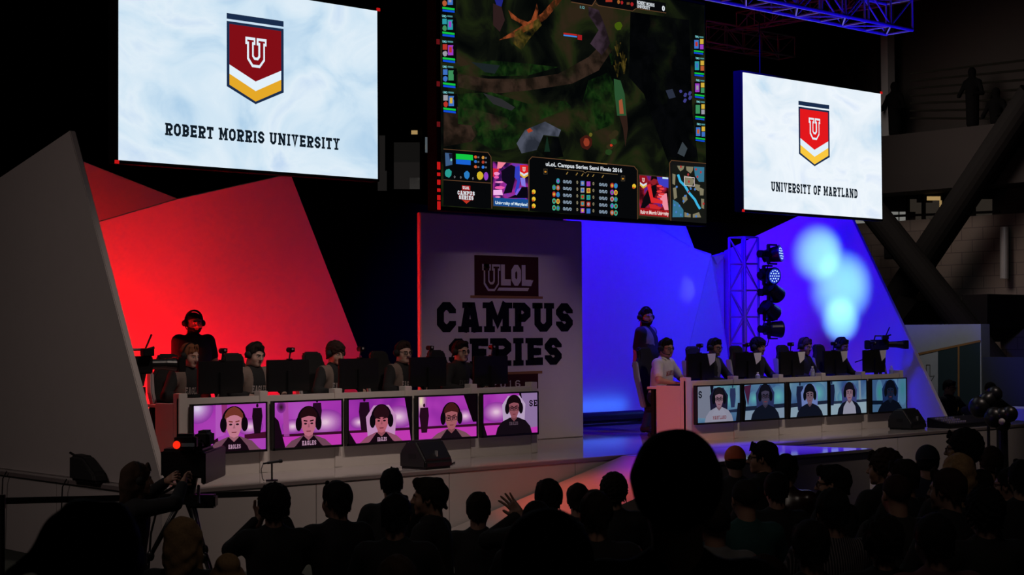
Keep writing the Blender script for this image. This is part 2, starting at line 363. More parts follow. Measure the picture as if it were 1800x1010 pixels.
def np_mesh(name, parts, mats, parent=None, smooth=True):
    """parts: list of (V, F, material index or array)"""
    me = bpy.data.meshes.new(name); V = np.concatenate([p[0] for p in parts]); o = 0; Fl = []; mi = []
    for v, f, m in parts:
        Fl.append(f + o); o += len(v); mi.append(np.full(len(f), m) if np.isscalar(m) else m)
    Fq = np.concatenate(Fl); me.vertices.add(len(V)); me.vertices.foreach_set('co', V.astype(np.float32).ravel())
    me.loops.add(Fq.size); me.loops.foreach_set('vertex_index', Fq.astype(np.int32).ravel()); me.polygons.add(len(Fq))
    me.polygons.foreach_set('loop_start', np.arange(0, Fq.size, 4, dtype=np.int32)); me.polygons.foreach_set('loop_total', np.full(len(Fq), 4, dtype=np.int32))
    for m in mats: me.materials.append(m)
    me.update(calc_edges=True); me.polygons.foreach_set('material_index', np.concatenate(mi).astype(np.int32)); me.polygons.foreach_set('use_smooth', [smooth] * len(Fq)); me.validate()
    ob = bpy.data.objects.new(name, me); C.objects.link(ob)
    if parent: ob.parent = parent
    return ob

# ------------------------------------------------------------------ shared surfaces
m_black = mat('matt_black_cloth', (0.0018, 0.0018, 0.0019), 0.9, spec=.1)
m_floor = mat('dark_hall_carpet', (0.018, 0.024, 0.018), 0.9, scale=40)
m_deck = mat('glossy_stage_floor', (0.36, 0.33, 0.32), 0.07, scale=2)
m_white = mat('white_painted_board', (0.62, 0.57, 0.55), 0.55, noise=0.03)
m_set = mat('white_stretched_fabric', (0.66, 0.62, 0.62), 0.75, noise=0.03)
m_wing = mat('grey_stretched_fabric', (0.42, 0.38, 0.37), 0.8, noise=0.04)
m_plastic = mat('black_plastic', (0.008, 0.008, 0.009), 0.35)
m_rubber = mat('black_rubber', (0.006, 0.006, 0.006), 0.8)
m_alu = mat('truss_aluminium', (0.32, 0.32, 0.33), 0.4, 0.2)
m_steel = mat('dark_steel', (0.011, 0.0105, 0.01), 0.8, 0.0, spec=.1)
m_conc = mat('hall_concrete', (0.026, 0.022, 0.02), 0.9, noise=0.2, scale=0.8)
m_navy = mat('navy_print', (0.004, 0.0045, 0.01), 0.8, spec=.08)
m_maroon = mat('maroon_print', (0.045, 0.008, 0.012), 0.8, spec=.1)
m_gold = mat('gold_print', (0.26, 0.12, 0.035), 0.7)
m_glass_black = mat('dark_screen_glass', (0.003, 0.003, 0.004), 0.12)

# ------------------------------------------------------------------ hall shell
HX0, HX1, HY0, HY1, HZ = -14, 36, -10, 40, 15
struct(MB().box((HX0, HY0, -0.2), (HX1, HY1, 0)).build('floor', m_floor))
struct(MB().box((HX0, HY0, HZ), (HX1, HY1, HZ + 0.2)).build('ceiling', m_black))
struct(MB().box((HX0, HY1, 0), (HX1, HY1 + 0.2, HZ)).build('wall_back', m_black))
struct(MB().box((HX0 - 0.2, HY0, 0), (HX0, HY1, HZ)).build('wall_left', m_black))

# ------------------------------------------------------------------ stage platform
VF, VD = 13.5, 14.52                   # stage front edge, desk front plane
U0, U1 = 7.85, 23.6
st = thing('stage', 'wide raised stage platform with glossy floor and pale front panels', 'stage', (15.2, VF, 0))
def rel(t): return V3(t.location)
def bld(mb, name, m, t, **k):
    """build in place, then hang under the thing t"""
    o = mb.build(name, m, None, **k); o.parent = t; L = V3(t.location)
    if L.length > 0 or t.rotation_euler.z:
        o.matrix_parent_inverse = (Matrix.Translation(L) @ Matrix.Rotation(t.rotation_euler.z, 4, 'Z')).inverted()
    return o
bld(MB().box((U0, VF, STAGE - 0.045), (U1, 20.2, STAGE)), 'deck', m_deck, st, bevel=0.006)
m_front = mat('stage_front_panel', (0.42, 0.38, 0.37), 0.7, noise=0.06, scale=3)
us = [U0 + 0.01, 9.6, at_v(790, 850, VF).x, 13.2, 15.3, 17.4, 19.5, 21.5, U1 - 0.01]
for a, b in zip(us[:-1], us[1:]):
    bld(MB().box((a + 0.004, VF + 0.003, 0), (b - 0.004, VF + 0.05, STAGE - 0.047)), 'front_panel', m_front, st)
vs_ = [VF + 0.02, 15.6, 17.8, 20.0]
for a, b in zip(vs_[:-1], vs_[1:]):
    bld(MB().box((U0 + 0.02, a + 0.004, 0), (U0 + 0.06, b - 0.004, STAGE - 0.05)), 'side_panel', m_front, st)
bld(MB().box((U0 - 0.005, VF - 0.006, STAGE - 0.044), (U1, VF, STAGE - 0.010)).box((U0 - 0.006, VF, STAGE - 0.05), (U0, 20.2, STAGE - 0.012)), 'edge_trim', mat('edge_trim_metal', (0.24, 0.2, 0.2), 0.4, 0.3), st)

th = thing('stage_thrust', 'low platform projecting from the stage front into the crowd, blue lit top', 'platform', (15.5, 12.8, 0))
cr = at_z(1534.5, 788, STAGE - 0.004); cb = at_z(1371, 783, STAGE - 0.004)
ZT = STAGE - 0.004
tp = [(13.97, VF - 0.01), (13.97, 12.05), (cr.x, cr.y), (cb.x, VF - 0.01)]
bld(MB().prism([(x, y, ZT - 0.04) for x, y in tp], (0, 0, 0.04)), 'deck', m_deck, th, bevel=0.005)
ti = [(13.99, VF - 0.03), (13.99, 12.08), (cr.x - 0.03, cr.y + 0.03), (cb.x - 0.03, VF - 0.03)]
bld(MB().prism([(x, y, 0) for x, y in ti], (0, 0, ZT - 0.042)), 'skirt', m_front, th)
m_ramp = mat('ramp_board', (0.26, 0.23, 0.22), 0.5)
rp = MB().prism([(13.95, 12.05, 0), (10.6, 12.05, 0), (10.6, 12.05, 0.03), (13.95, 12.05, STAGE - 0.006)], (0, VF - 0.03 - 12.05, 0)).build('ramp', m_ramp)
tag(rp, 'sloping ramp along the stage front, lit orange and violet', 'ramp')

# ------------------------------------------------------------------ set walls
UW = 7.93
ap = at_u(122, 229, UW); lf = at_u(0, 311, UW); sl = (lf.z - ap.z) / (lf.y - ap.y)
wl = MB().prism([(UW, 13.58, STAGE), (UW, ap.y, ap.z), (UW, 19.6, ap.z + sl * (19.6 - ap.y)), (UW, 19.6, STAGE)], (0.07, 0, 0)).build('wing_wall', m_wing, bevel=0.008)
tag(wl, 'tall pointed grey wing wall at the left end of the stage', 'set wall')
RB = at_z(1666.5, 742, STAGE); UR = RB.x
apr = at_u(1478, 344, UR); bk = at_u(1272, 441, UR)
wr = MB().prism([(UR, RB.y, STAGE), (UR, apr.y, apr.z), (UR, bk.y, bk.z), (UR, bk.y, STAGE)], (0.08, 0, 0)).build('wing_wall', m_set, bevel=0.008)
tag(wr, 'tall pointed wing wall at the right end, blue with white light blotches', 'set wall')
VB = 18.5
def fl(px, v): return V3((at_v(px, 740, v).x, v, STAGE))
def panel(name, label, pts, off, m=m_set):
    o = MB().prism(pts, off).build(name, m, bevel=0.006); return tag(o, label, 'set wall')
panel('backdrop_panel', 'large red-lit slanted backdrop panel behind the left players', [fl(60, VB), at_v(60, 422, VB), at_v(172, 390, VB), at_v(313, 349, VB), at_v(511, 305, VB), at_v(649, 660, VB), fl(690, VB)], (0, 0.1, 0))
VA = 19.3
panel('backdrop_panel', 'red-lit triangular backdrop peak beside the grey wing wall', [fl(128, VA), at_v(128, 277, VA), at_v(143, 282, VA), at_v(313, 349, VA), at_v(400, 384, VA), fl(400, VA)], (0, 0.1, 0))
VC = 18.6
panel('backdrop_panel', 'wide blue-lit backdrop panel right of the lettered banner wall', [fl(965, VC), at_v(985, 430, VC), at_v(1005, 345, VC), at_v(1080, 360, VC), at_v(1135, 393, VC), at_v(1249, 453, VC), at_v(1213, 603, VC), fl(1213, VC)], (0, 0.08, 0))
panel('backdrop_panel', 'small blue-lit upper facet under the centre screen corner', [at_v(1078, 356, VC + .03), at_v(1190, 350, VC + .12), at_v(1203, 389, VC + .12), at_v(1221, 436, VC + .10), at_v(1251, 446, VC + .03), at_v(1250, 455, VC + .03), at_v(1135, 395, VC + .03)], (0, 0.08, 0))
bc = at_u(1272, 443, UR - 0.16); f1 = at_v(1250, 449, VC + 0.02); f2 = at_v(1213, 603, VC + 0.02); f3 = fl(1213, VC + 0.02)
mid = V3((f1.x * .45 + bc.x * .55, VC + 0.28, 0)); mt = V3((mid.x, mid.y, f1.z - .12)); mb_ = V3((mid.x + .55, mid.y, STAGE))
D = MB().face([f3, f2, f1, mt, mb_]).face([mt, f1, bc]).face([mb_, mt, bc, (bc.x, bc.y, STAGE)])
D.build('backdrop_fold', m_set); tag(bpy.data.objects['backdrop_fold'], 'folded blue-lit backdrop piece between the blue panel and right wing', 'set wall')
sld = bpy.data.objects['backdrop_fold'].modifiers.new('thick', 'SOLIDIFY'); sld.thickness = 0.05; sld.offset = 1

cu = MB()
n = 60; x0, x1 = 7.0, 26.5; vs2 = []
for i in range(n + 1):
    x = x0 + (x1 - x0) * i / n; y = 20.6 + 0.1 * math.sin(i * 1.9)
    vs2 += [(x, y, 0), (x, y, 4.35)]
cu.add(vs2, [(2 * i, 2 * i + 2, 2 * i + 3, 2 * i + 1) for i in range(n)])
co = cu.build('black_drape', m_black, smooth=True); tag(co, 'black drape hanging behind the stage set', 'curtain')
sd = co.modifiers.new('thick', 'SOLIDIFY'); sd.thickness = 0.01

# ------------------------------------------------------------------ lettered banner wall
bl_ = at_z(1026, 767, STAGE); VN = bl_.y; uR = bl_.x; uL = at_v(739, 500, VN).x; zt = at_v(1028, 389, VN).z
bw = thing('banner_wall', 'white banner wall lettered CAMPUS SERIES between red and blue backdrops', 'banner wall', (uL, VN, STAGE))
bld(MB().box((uL, VN, STAGE), (uR, VN + 0.07, zt)), 'panel', m_white, bw, bevel=0.01)
NV = V3((0, -1, 0))
def bp(x, y, l=0.0): return at_v(x, y, VN) + NV * l
def zz(x, y): return (720 + x / 2.4647, 370 + y / 2.4647)      # the close-up frame I measured in
def level(p, q):
    """make an edge level"""
    z = (p.z + q.z) / 2; return V3((p.x, p.y, z)), V3((q.x, q.y, z))
def rect(mb, p, q, z0, z1, l, th_, mi=0, sk=0):
    mb.prism([(p, VN - l, z0), (q, VN - l, z0), (q + sk, VN - l, z1), (p + sk, VN - l, z1)], (0, -th_, 0), mi)
a, b = bp(*zz(281, 370)), bp(*zz(558, 370)); ztop = bp(*zz(420, 197)).z; zbot = bp(*zz(420, 369)).z
mb = MB(); rect(mb, a.x, b.x, zbot, ztop, 0.0005, 0.004); bld(mb, 'sign_plaque', m_maroon, bw)['label'] = 'maroon plaque reading ULOL'
mb = MB(); g0, g1 = bp(*zz(263, 372)).x, bp(*zz(576, 378)).x; rect(mb, g0, g1, bp(*zz(420, 380)).z, bp(*zz(420, 369)).z, 0.0005, 0.005)
g2, g3 = bp(*zz(252, 705)).x, bp(*zz(574, 705)).x; rect(mb, g2, g3, bp(*zz(420, 709)).z, bp(*zz(420, 698)).z, 0.0005, 0.005); bld(mb, 'gold_rule', m_gold, bw)
mb = MB(); rect(mb, bp(*zz(272, 730)).x, bp(*zz(556, 730)).x, bp(*zz(420, 775)).z, bp(*zz(420, 709)).z, 0.0005, 0.004); bld(mb, 'year_plaque', m_maroon, bw)
m_bw = mat('white_print', (0.55, 0.5, 0.5), 0.7)
mb = MB()
def word(mb, text, x0, x1, y0, y1, mi=0, lift=0.001, **k):
    p = bp(*zz(x0, (y0 + y1) / 2)).x; q = bp(*zz(x1, (y0 + y1) / 2)).x; xm = (x0 + x1) / 2; za = bp(*zz(xm, y0)).z; zb = bp(*zz(xm, y1)).z
    put_slab(mb, text, (p, VN, zb), (q, VN, zb), (0, 0, za - zb), NV, lift=lift, mi=mi, **k)
word(mb, 'CAMPUS', 118, 706, 398, 525, t=0.27, gap=0.09); word(mb, 'SERIES', 170, 658, 552, 672, t=0.27, gap=0.09)
bld(mb, 'lettering', m_navy, bw)['label'] = 'navy slab letters CAMPUS SERIES'
mb = MB(); word(mb, 'LOL', 394, 525, 235, 325, t=0.3, gap=0.06, plain=True, lift=0.006); word(mb, 'U', 313, 391, 232, 348, t=0.33, lift=0.006)
word(mb, '2016', 352, 478, 736, 766, t=0.15, gap=0.55, plain=True, lift=0.006)
mb.prism([bp(*zz(378, 346), .006), bp(*zz(510, 348), .006), bp(*zz(516, 335), .006), bp(*zz(386, 333), .006)], (0, -0.003, 0))
mb.prism([bp(*zz(508, 327), .006), bp(*zz(524, 327), .006), bp(*zz(534, 302), .006), bp(*zz(520, 302), .006)], (0, -0.003, 0))
bld(mb, 'plaque_lettering', m_bw, bw)
mb = MB(); word(mb, 'U', 313, 391, 232, 348, t=0.33, ins=0.085, lift=0.0125); bld(mb, 'letter_inline', m_maroon, bw)

# ------------------------------------------------------------------ the two side LED walls
VS = 15.3
navy = emi('pixel_navy', (26, 44, 74)); ink = emi('pixel_ink', (14, 24, 34)); pxw = emi('pixel_white', (226, 240, 250))
def led_wall(label, px, red, gold, bg, words, wpx, spx):
    """px: left x, right x, corner pixels for top and bottom; spx: shield pixels (left x, right x, centre top y, apex y)"""
    ul = at_v(px[0], 150, VS).x; ur = at_v(px[1], 150, VS).x; zb = at_v(*px[2], VS).z; ztp = at_v(*px[3], VS).z
    t = thing('led_wall', label, 'video screen', ((ul + ur) / 2, VS + 0.15, zb))
    bld(MB().box((ul - .035, VS + 0.01, zb - .03), (ur + .035, VS + 0.16, ztp + .03)), 'cabinet', m_black, t, bevel=0.005)
    bld(MB().box((ul, VS, zb), (ur, VS + 0.012, ztp)), 'display', bg, t)
    nr = V3((0, -1, 0)); P = lambda u, z, l=0.001: V3((u, VS - l, z))
    u0, u1 = at_v(spx[0], (spx[2] + spx[3]) / 2, VS).x, at_v(spx[1], (spx[2] + spx[3]) / 2, VS).x; uc = (u0 + u1) / 2
    xm = (spx[0] + spx[1]) / 2; z1 = at_v(xm, spx[2], VS).z; z0 = at_v(xm, spx[3], VS).z; H = z1 - z0; W = u1 - u0
    Y = lambda k: z1 - k * H; X = lambda k: u0 + k * W
    mb = MB()
    mb.face([P(u0, Y(.065)), P(u1, Y(.065)), P(u1, Y(0)), P(u0, Y(0))], 0)
    mb.face([P(u0, Y(.09)), P(u0, Y(.83)), P(uc, Y(1)), P(u1, Y(.83)), P(u1, Y(.09))], 0)
    a, b = .045, .955
    mb.face([P(X(a), Y(.12), .002), P(X(a), Y(.58), .002), P(uc, Y(.74), .002), P(X(b), Y(.58), .002), P(X(b), Y(.12), .002)], 1)
    mb.face([P(X(a), Y(.58), .002), P(X(a), Y(.685), .002), P(uc, Y(.85), .002), P(X(b), Y(.685), .002), P(X(b), Y(.58), .002), P(uc, Y(.74), .002)], 2)
    mb.face([P(X(a), Y(.685), .002), P(X(a), Y(.81), .002), P(uc, Y(.97), .002), P(X(b), Y(.81), .002), P(X(b), Y(.685), .002), P(uc, Y(.85), .002)], 3)
    put_slab(mb, 'U', P(X(.32), Y(.58)), P(X(.69), Y(.58)), (0, 0, H * .34), nr, t=0.34, lift=.003, thick=.0005, mi=2)
    put_slab(mb, 'U', P(X(.32), Y(.58)), P(X(.69), Y(.58)), (0, 0, H * .34), nr, t=0.34, ins=.09, lift=.006, thick=.0005, mi=1)
    bld(mb, 'crest', [navy, red, pxw, gold], t)
    mb = MB(); xc = (wpx[0] + wpx[1]) / 2; za = at_v(xc, wpx[2], VS).z; zc = at_v(xc, wpx[3], VS).z
    put_slab(mb, words, (at_v(wpx[0], wpx[3], VS).x, VS, zc), (at_v(wpx[1], wpx[3], VS).x, VS, zc), (0, 0, za - zc), nr, t=0.225, gap=0.13, space=0.46, thick=.0005, lift=.001)
    bld(mb, 'lettering', ink, t)
    mk = emi('marker_red', (190, 22, 22))
    for uu, zq in ((ul - .02, zb - .02), (ur + .02, ztp + .02)):
        bld(MB().box((uu - .022, VS - .004, zq - .018), (uu + .022, VS + .012, zq + .018)), 'red_marker', mk, t)  # small red boxes that glow at the cabinet corners
    for uu in (ul + .5, ur - .5):
        bld(MB().cyl((uu, VS + .1, ztp), (uu, VS + .1, 9.5), 0.008, n=6), 'hanging_cable', m_black, t)
    return t
bgL = emi_noise('led_ice', [(0.28, (176, 208, 234)), (0.42, (206, 228, 244)), (0.56, (222, 237, 248)), (0.72, (196, 218, 242))], 0.9, 1.0, 5, 1.2, (1, 1, 1.4))
bgR = emi_noise('led_ice_pale', [(0.28, (196, 222, 242)), (0.42, (226, 238, 248)), (0.56, (238, 246, 253)), (0.72, (214, 228, 248))], 0.9, 1.0, 5, 1.2, (1, 1, 1.4))
led_wall('bright LED wall reading ROBERT MORRIS UNIVERSITY under a crest', (209, 663.5, (435, 297.5), (435, -17)), emi('pixel_crimson', (128, 14, 22)), emi('pixel_gold', (228, 168, 40)), bgL, 'ROBERT MORRIS UNIVERSITY', (290, 597, 229.5, 250.5), (398.5, 498.5, 30, 183))
led_wall('bright LED wall reading UNIVERSITY OF MARYLAND under a crest', (1306.5, 1548, (1428, 376), (1428, 146)), emi('pixel_red', (226, 24, 28)), emi('pixel_yellow', (250, 200, 62)), bgR, 'UNIVERSITY OF MARYLAND', (1355.5, 1507, 325.5, 342), (1404, 1458, 181, 292))

# ------------------------------------------------------------------ centre LED wall showing a game picture
def centre_wall():
    ul, ur = at_v(776, 250, VS).x, at_v(1241, 300, VS).x; zb = at_v(1000, 376, VS).z; ztp = zb + 3.06
    t = thing('led_wall', 'huge dark centre LED wall showing a game map and score panels', 'video screen', ((ul + ur) / 2, VS + 0.15, zb))
    bld(MB().box((ul - .06, VS + 0.01, zb - .05), (ur + .03, VS + 0.2, ztp + .05)), 'cabinet', m_black, t, bevel=0.005)
    forest = emi_noise('pixel_forest', [(0.36, (3, 5, 5)), (0.47, (12, 15, 10)), (0.55, (26, 34, 14)), (0.66, (44, 34, 22))], 1.3, 1.0, 7, 0.8)
    bld(MB().box((ul, VS, zb), (ur, VS + 0.012, ztp)), 'display', forest, t)
    def Q(px, py, l): return at_v(px, py, VS) + V3((0, -l, 0))
    z3 = lambda x, y: (740 + x / 3.396, y / 3.396)
    z4 = lambda x, y: (740 + x / 3.396, 190 + y / 3.396)
    z6 = lambda x, y: (740 + x / 8.182, 260 + y / 8.182)
    z7 = lambda x, y: (920 + x / 5.4545, 270 + y / 5.4545)
    cols = {}; mats_ = []
    def mi(m):
        if m.name not in cols: cols[m.name] = len(mats_); mats_.append(m)
        return cols[m.name]
    def px(r, g, b): return emi('pixel_%d_%d_%d' % (r, g, b), (r, g, b))
    def shape(mb, zf, pts, m, l): mb.face([Q(*zf(*p), l) for p in pts], mi(m))
    def quad(mb, zf, x0, y0, x1, y1, m, l, s=0.0):
        d = (x1 - x0) * s; shape(mb, zf, [(x0, y0), (x0, y1), (x1, y1 + d), (x1, y0 + d)], m, l)
    def blob(mb, zf, cx, cy, rx, ry, m, l, n=14, wob=0.12, seed=0):
        rnd = random.Random(seed); shape(mb, zf, [(cx + rx * math.cos(2 * PI * i / n) * (1 + rnd.uniform(-wob, wob)), cy + ry * math.sin(2 * PI * i / n) * (1 + rnd.uniform(-wob, wob))) for i in range(n)], m, l)
    def line(mb, zf, pts, wd, m, l, closed=False):
        for q in stroke(pts, wd, closed): shape(mb, zf, [(p.x, p.y) for p in q], m, l)
    def txt(mb, zf, s, x0, y0, x1, y1, h, m, l, bold=0.0, slab=False, t_=0.17):
        p, q = Q(*zf(x0, y0), 0), Q(*zf(x1, y1), 0); z = (p.z + q.z) / 2; p.z = q.z = z
        up = V3((0, 0, Q(*zf((x0 + x1) / 2, 0), 0).z - Q(*zf((x0 + x1) / 2, h), 0).z))
        if slab: put_slab(mb, s, p, q, up, V3((0, -1, 0)), thick=.0003, t=t_, gap=.16, lift=l, mi=mi(m))
        else: put_font(mb, s, p, q, up, V3((0, -1, 0)), l, mi(m), bold)
    # --- the picture of the map
    mb = MB(); path = emi_noise('pixel_path', [(0.4, (24, 18, 13)), (0.6, (52, 38, 30))], 5, 1.0, 6, 0.4, ragged=(2.6, .30, .52)); path2 = emi_noise('pixel_path_violet', [(0.4, (28, 20, 24)), (0.6, (56, 42, 54))], 5, 1.0, 6, 0.4)
    grass = emi_noise('pixel_grass', [(0.38, (8, 22, 8)), (0.55, (20, 46, 14)), (0.7, (34, 52, 20))], 8, 1.0, 6, 0.5, ragged=(3.2, .36, .58)); bark = emi_noise('pixel_bark', [(0.4, (60, 30, 14)), (0.6, (140, 66, 34))], 8, 1.0, 5, 0.4, ragged=(9, .28, .5))
    rock = emi_noise('pixel_rock', [(0.4, (40, 44, 54)), (0.6, (76, 80, 94))], 4, 1.0, 3, 0.4); moss = emi_noise('pixel_moss', [(0.4, (40, 38, 10)), (0.6, (84, 68, 26))], 10, 1.0, 5, 0.4, ragged=(7, .34, .55)); dark = emi_noise('pixel_night', [(0.4, (2, 3, 4)), (0.7, (7, 8, 10))], 3, ragged=(1.6, .25, .5))
    shape(mb, z3, [(220, 440), (400, 470), (620, 470), (820, 440), (1000, 340), (1100, 240), (1140, 300), (1060, 420), (900, 500), (640, 540), (420, 560), (220, 520)], path, .001)
    shape(mb, z4, [(135, -20), (330, 10), (560, 70), (500, 120), (340, 150), (300, 200), (135, 230)], path, .001)
    shape(mb, z3, [(1000, 40), (1060, 60), (1100, 160), (1130, 260), (1080, 330), (1010, 260), (1060, 180), (1000, 90)], path2, .0012)
    shape(mb, z3, [(220, 400), (420, 360), (640, 380), (820, 400), (640, 450), (420, 455), (220, 430)], grass, .0014)
    shape(mb, z3, [(220, 560), (420, 550), (640, 620), (860, 600), (900, 640), (700, 720), (420, 760), (220, 740)], grass, .0014)
    shape(mb, z4, [(300, 110), (420, 60), (560, 90), (600, 140), (560, 240), (440, 260), (340, 200)], grass, .0016)
    shape(mb, z3, [(1000, 480), (1120, 430), (1160, 520), (1150, 740), (1000, 800), (930, 720)], grass, .0014)
    shape(mb, z3, [(1250, 70), (1600, 120), (1620, 679), (1660, 1000), (1480, 980), (1400, 760), (1330, 560), (1240, 460)], dark, .0016)
    for pts in ([(465, 240), (560, 180), (640, 130), (720, 80), (790, 0), (840, 0), (750, 110), (680, 160), (560, 220)], [(520, 60), (580, 110), (660, 140), (610, 150), (540, 110)], [(650, 140), (680, 60), (690, 20), (700, 60), (690, 140)]): shape(mb, z3, pts, bark, .0022)
    shape(mb, z3, [(560, 190), (700, 110), (720, 150), (640, 240), (600, 300), (550, 260)], moss, .0024)
    for i in range(26):
        x = 1130 + (i * 37) % 110; y = 470 - (i * 53) % 170; line(mb, z3, [(x, y), (x + (i % 5 - 2) * 9, y - 60)], 7, moss if i % 3 else grass, .0026)
    shape(mb, z3, [(1150, 470), (1190, 480), (1215, 560), (1225, 690), (1170, 690), (1155, 560)], px(40, 78, 46), .0026); shape(mb, z3, [(1180, 600), (1200, 590), (1210, 679), (1185, 679)], px(150, 80, 50), .0028)
    shape(mb, z3, [(370, 555), (480, 590), (560, 640), (540, 660), (430, 620)], px(40, 40, 42), .002); shape(mb, z3, [(300, 370), (470, 390), (440, 440), (380, 430)], px(26, 34, 36), .002)
    shape(mb, z3, [(430, 20), (480, 40), (500, 120), (470, 190), (430, 150)], px(44, 28, 28), .002); shape(mb, z3, [(440, 0), (490, 0), (480, 40), (450, 30)], px(30, 34, 120), .0022)
    blob(mb, z3, 1178, 155, 22, 26, px(62, 84, 12), .0024, seed=2)
    shape(mb, z4, [(570, 210), (620, 130), (740, 80), (835, 130), (820, 170), (730, 160), (690, 250), (600, 270)], rock, .0024); shape(mb, z4, [(630, 130), (650, 118), (668, 136), (640, 148)], px(160, 60, 34), .0026)
    shape(mb, z4, [(735, 260), (752, 165), (770, 260)], px(18, 40, 28), .0026); shape(mb, z4, [(690, 250), (730, 165), (820, 175), (850, 290), (760, 300)], dark, .0025)
    blob(mb, z4, 985, 205, 38, 42, px(60, 22, 16), .0024, seed=4); blob(mb, z4, 987, 202, 18, 26, px(140, 54, 34), .0026, seed=5); blob(mb, z4, 1012, 158, 10, 12, px(96, 88, 30), .0027, seed=6)
    for i, (x, y) in enumerate(((1140, 170), (1150, 200), (1128, 230), (1120, 262), (1160, 150))): blob(mb, z4, x, y, 20, 18, px(34, 60, 26) if i % 2 else px(46, 40, 22), .0026, seed=i)
    blob(mb, z4, 1135, 222, 8, 8, px(190, 50, 30), .003); shape(mb, z4, [(1170, 0), (1225, 0), (1235, 120), (1220, 230), (1205, 120)], px(44, 28, 22), .0024)
    shape(mb, z4, [(1530, 270), (1560, 200), (1590, 240), (1570, 290)], px(54, 62, 68), .0026); shape(mb, z3, [(1460, 540), (1500, 530), (1520, 580), (1480, 590)], px(40, 46, 62), .0026)
    for i in range(9): blob(mb, z3, 1550 + (i * 29) % 60, 545 + (i * 17) % 60, 9, 9, px(60, 60, 130), .0027, seed=i)
    shape(mb, z3, [(850, 195), (930, 205), (930, 214), (850, 204)], px(180, 30, 30), .003); shape(mb, z3, [(850, 206), (930, 216), (930, 224), (850, 214)], px(60, 130, 220), .003); shape(mb, z3, [(934, 206), (960, 210), (960, 240), (934, 236)], px(150, 24, 30), .003)
    bld(mb, 'game_map_picture', mats_, t)
    # --- the interface
    mb = MB(); cols.clear(); mats_2 = mats_; 
    mats_ = []
    blk = px(6, 7, 9); brz = px(92, 62, 40); cy = px(120, 200, 205); gr = px(20, 190, 66); bu = px(16, 74, 214); wt = px(214, 220, 226)
    pal = [px(206, 170, 60), px(60, 110, 190), px(180, 90, 50), px(40, 150, 160), px(150, 150, 160), px(150, 60, 190), px(180, 50, 40), px(60, 140, 90)]
    rows_l = [(124, 203, -60, 40), (124, 203, 88, 187), (126, 206, 240, 340), (128, 208, 390, 490), (130, 210, 543, 640)]
    for i, (x0, x1, y0, y1) in enumerate(rows_l):
        quad(mb, z3, x0 - 2, y0 + 18, x1 + 4, y1 + 32, blk, .004)
        txt(mb, z3, 'UMD', x0, y0 + 14, x0 + 26, y0 + 16, 14, cy, .005, .02); quad(mb, z3, x0 + 31, y0 + 3, x1 - 16, y0 + 13, px(70, 130, 134), .005, .1)
        w_ = x1 - x0; quad(mb, z3, x0 + 2, y0 + 24, x0 + w_ * .36, y0 + 57, pal[(i * 3) % 8], .005); blob(mb, z3, x0 + w_ * .2, y0 + 80, w_ * .17, 17, pal[(i * 5 + 2) % 8], .005, seed=i)
        quad(mb, z3, x0 + w_ * .42, y0 + 30, x0 + w_ * .82, y0 + 90, pal[(i * 2 + 1) % 8], .005); quad(mb, z3, x0 + w_ * .5, y0 + 40, x0 + w_ * .7, y0 + 74, pal[(i + 4) % 8], .006)
        blob(mb, z3, x0 + w_ * .94, y0 + 44, 14, 17, blk, .007, seed=1)
        quad(mb, z3, x0 + 2, y1 + 1, x1 - 4, y1 + 13, gr, .005, .12); quad(mb, z3, x0 + 3, y1 + 16, x1 - 4, y1 + 28, bu, .005, .12)
    for i, (zf, x0, x1, y0, y1) in enumerate([(z3, 1624, 1685, 210, 298), (z3, 1627, 1688, 338, 430), (z3, 1629, 1690, 470, 560), (z3, 1632, 1692, 598, 690), (z4, 1634, 1694, 86, 173)]):
        quad(mb, zf, x0, y0 + 18, x1 + 2, y1 + 26, blk, .004); txt(mb, zf, 'RMU', x0 + 12, y0 + 14, x0 + 34, y0 + 17, 13, cy, .005, .02); quad(mb, zf, x0 + 38, y0 + 6, x1, y0 + 15, px(70, 130, 134), .005, .1)
        quad(mb, zf, x0 + 6, y0 + 28, x0 + 32, y0 + 80, pal[(i * 2 + 1) % 8], .005); quad(mb, zf, x0 + 12, y0 + 40, x0 + 26, y0 + 66, pal[(i * 3 + 6) % 8], .006)
        quad(mb, zf, x0 + 40, y0 + 24, x1, y0 + 52, pal[0], .005); quad(mb, zf, x0 + 40, y0 + 56, x1, y0 + 84, pal[(i * 5 + 5) % 8], .005)
        quad(mb, zf, x0 + 4, y1 + 1, x1, y1 + 10, gr, .005, .12); quad(mb, zf, x0 + 4, y1 + 13, x1 - 2, y1 + 22, bu, .005, .12)
    # top bar
    shape(mb, z3, [(895, 12), (1020, 34), (1040, -6), (880, -30)], blk, .004); line(mb, z3, [(895, 12), (1020, 34), (1044, -4)], 5, brz, .005)
    shape(mb, z3, [(1040, 0), (1060, 30), (1260, 64), (1282, 50), (1460, 78), (1460, 18), (1282, -12), (1040, -40)], blk, .004); line(mb, z3, [(1040, 20), (1060, 34), (1262, 66), (1284, 50), (1462, 78)], 4, brz, .005)
    txt(mb, z3, 'ROBERT MORRIS', 1288, 24, 1392, 40, 20, wt, .006, .03); txt(mb, z3, 'UNIVERSITY', 1288, 46, 1366, 58, 20, wt, .006, .03); txt(mb, z3, '0', 1437, 62, 1454, 65, 28, wt, .006, .05)
    blob(mb, z3, 1178, 12, 8, 12, px(150, 90, 40), .006); blob(mb, z3, 1198, 16, 7, 11, px(160, 30, 34), .006); blob(mb, z3, 1258, 26, 9, 12, px(160, 30, 34), .006); quad(mb, z3, 1226, 14, 1244, 28, px(110, 70, 40), .006); quad(mb, z3, 1100, 0, 1140, 12, px(160, 50, 34), .006)
    txt(mb, z3, '1:12', 948, 50, 974, 54, 16, cy, .006, .01)
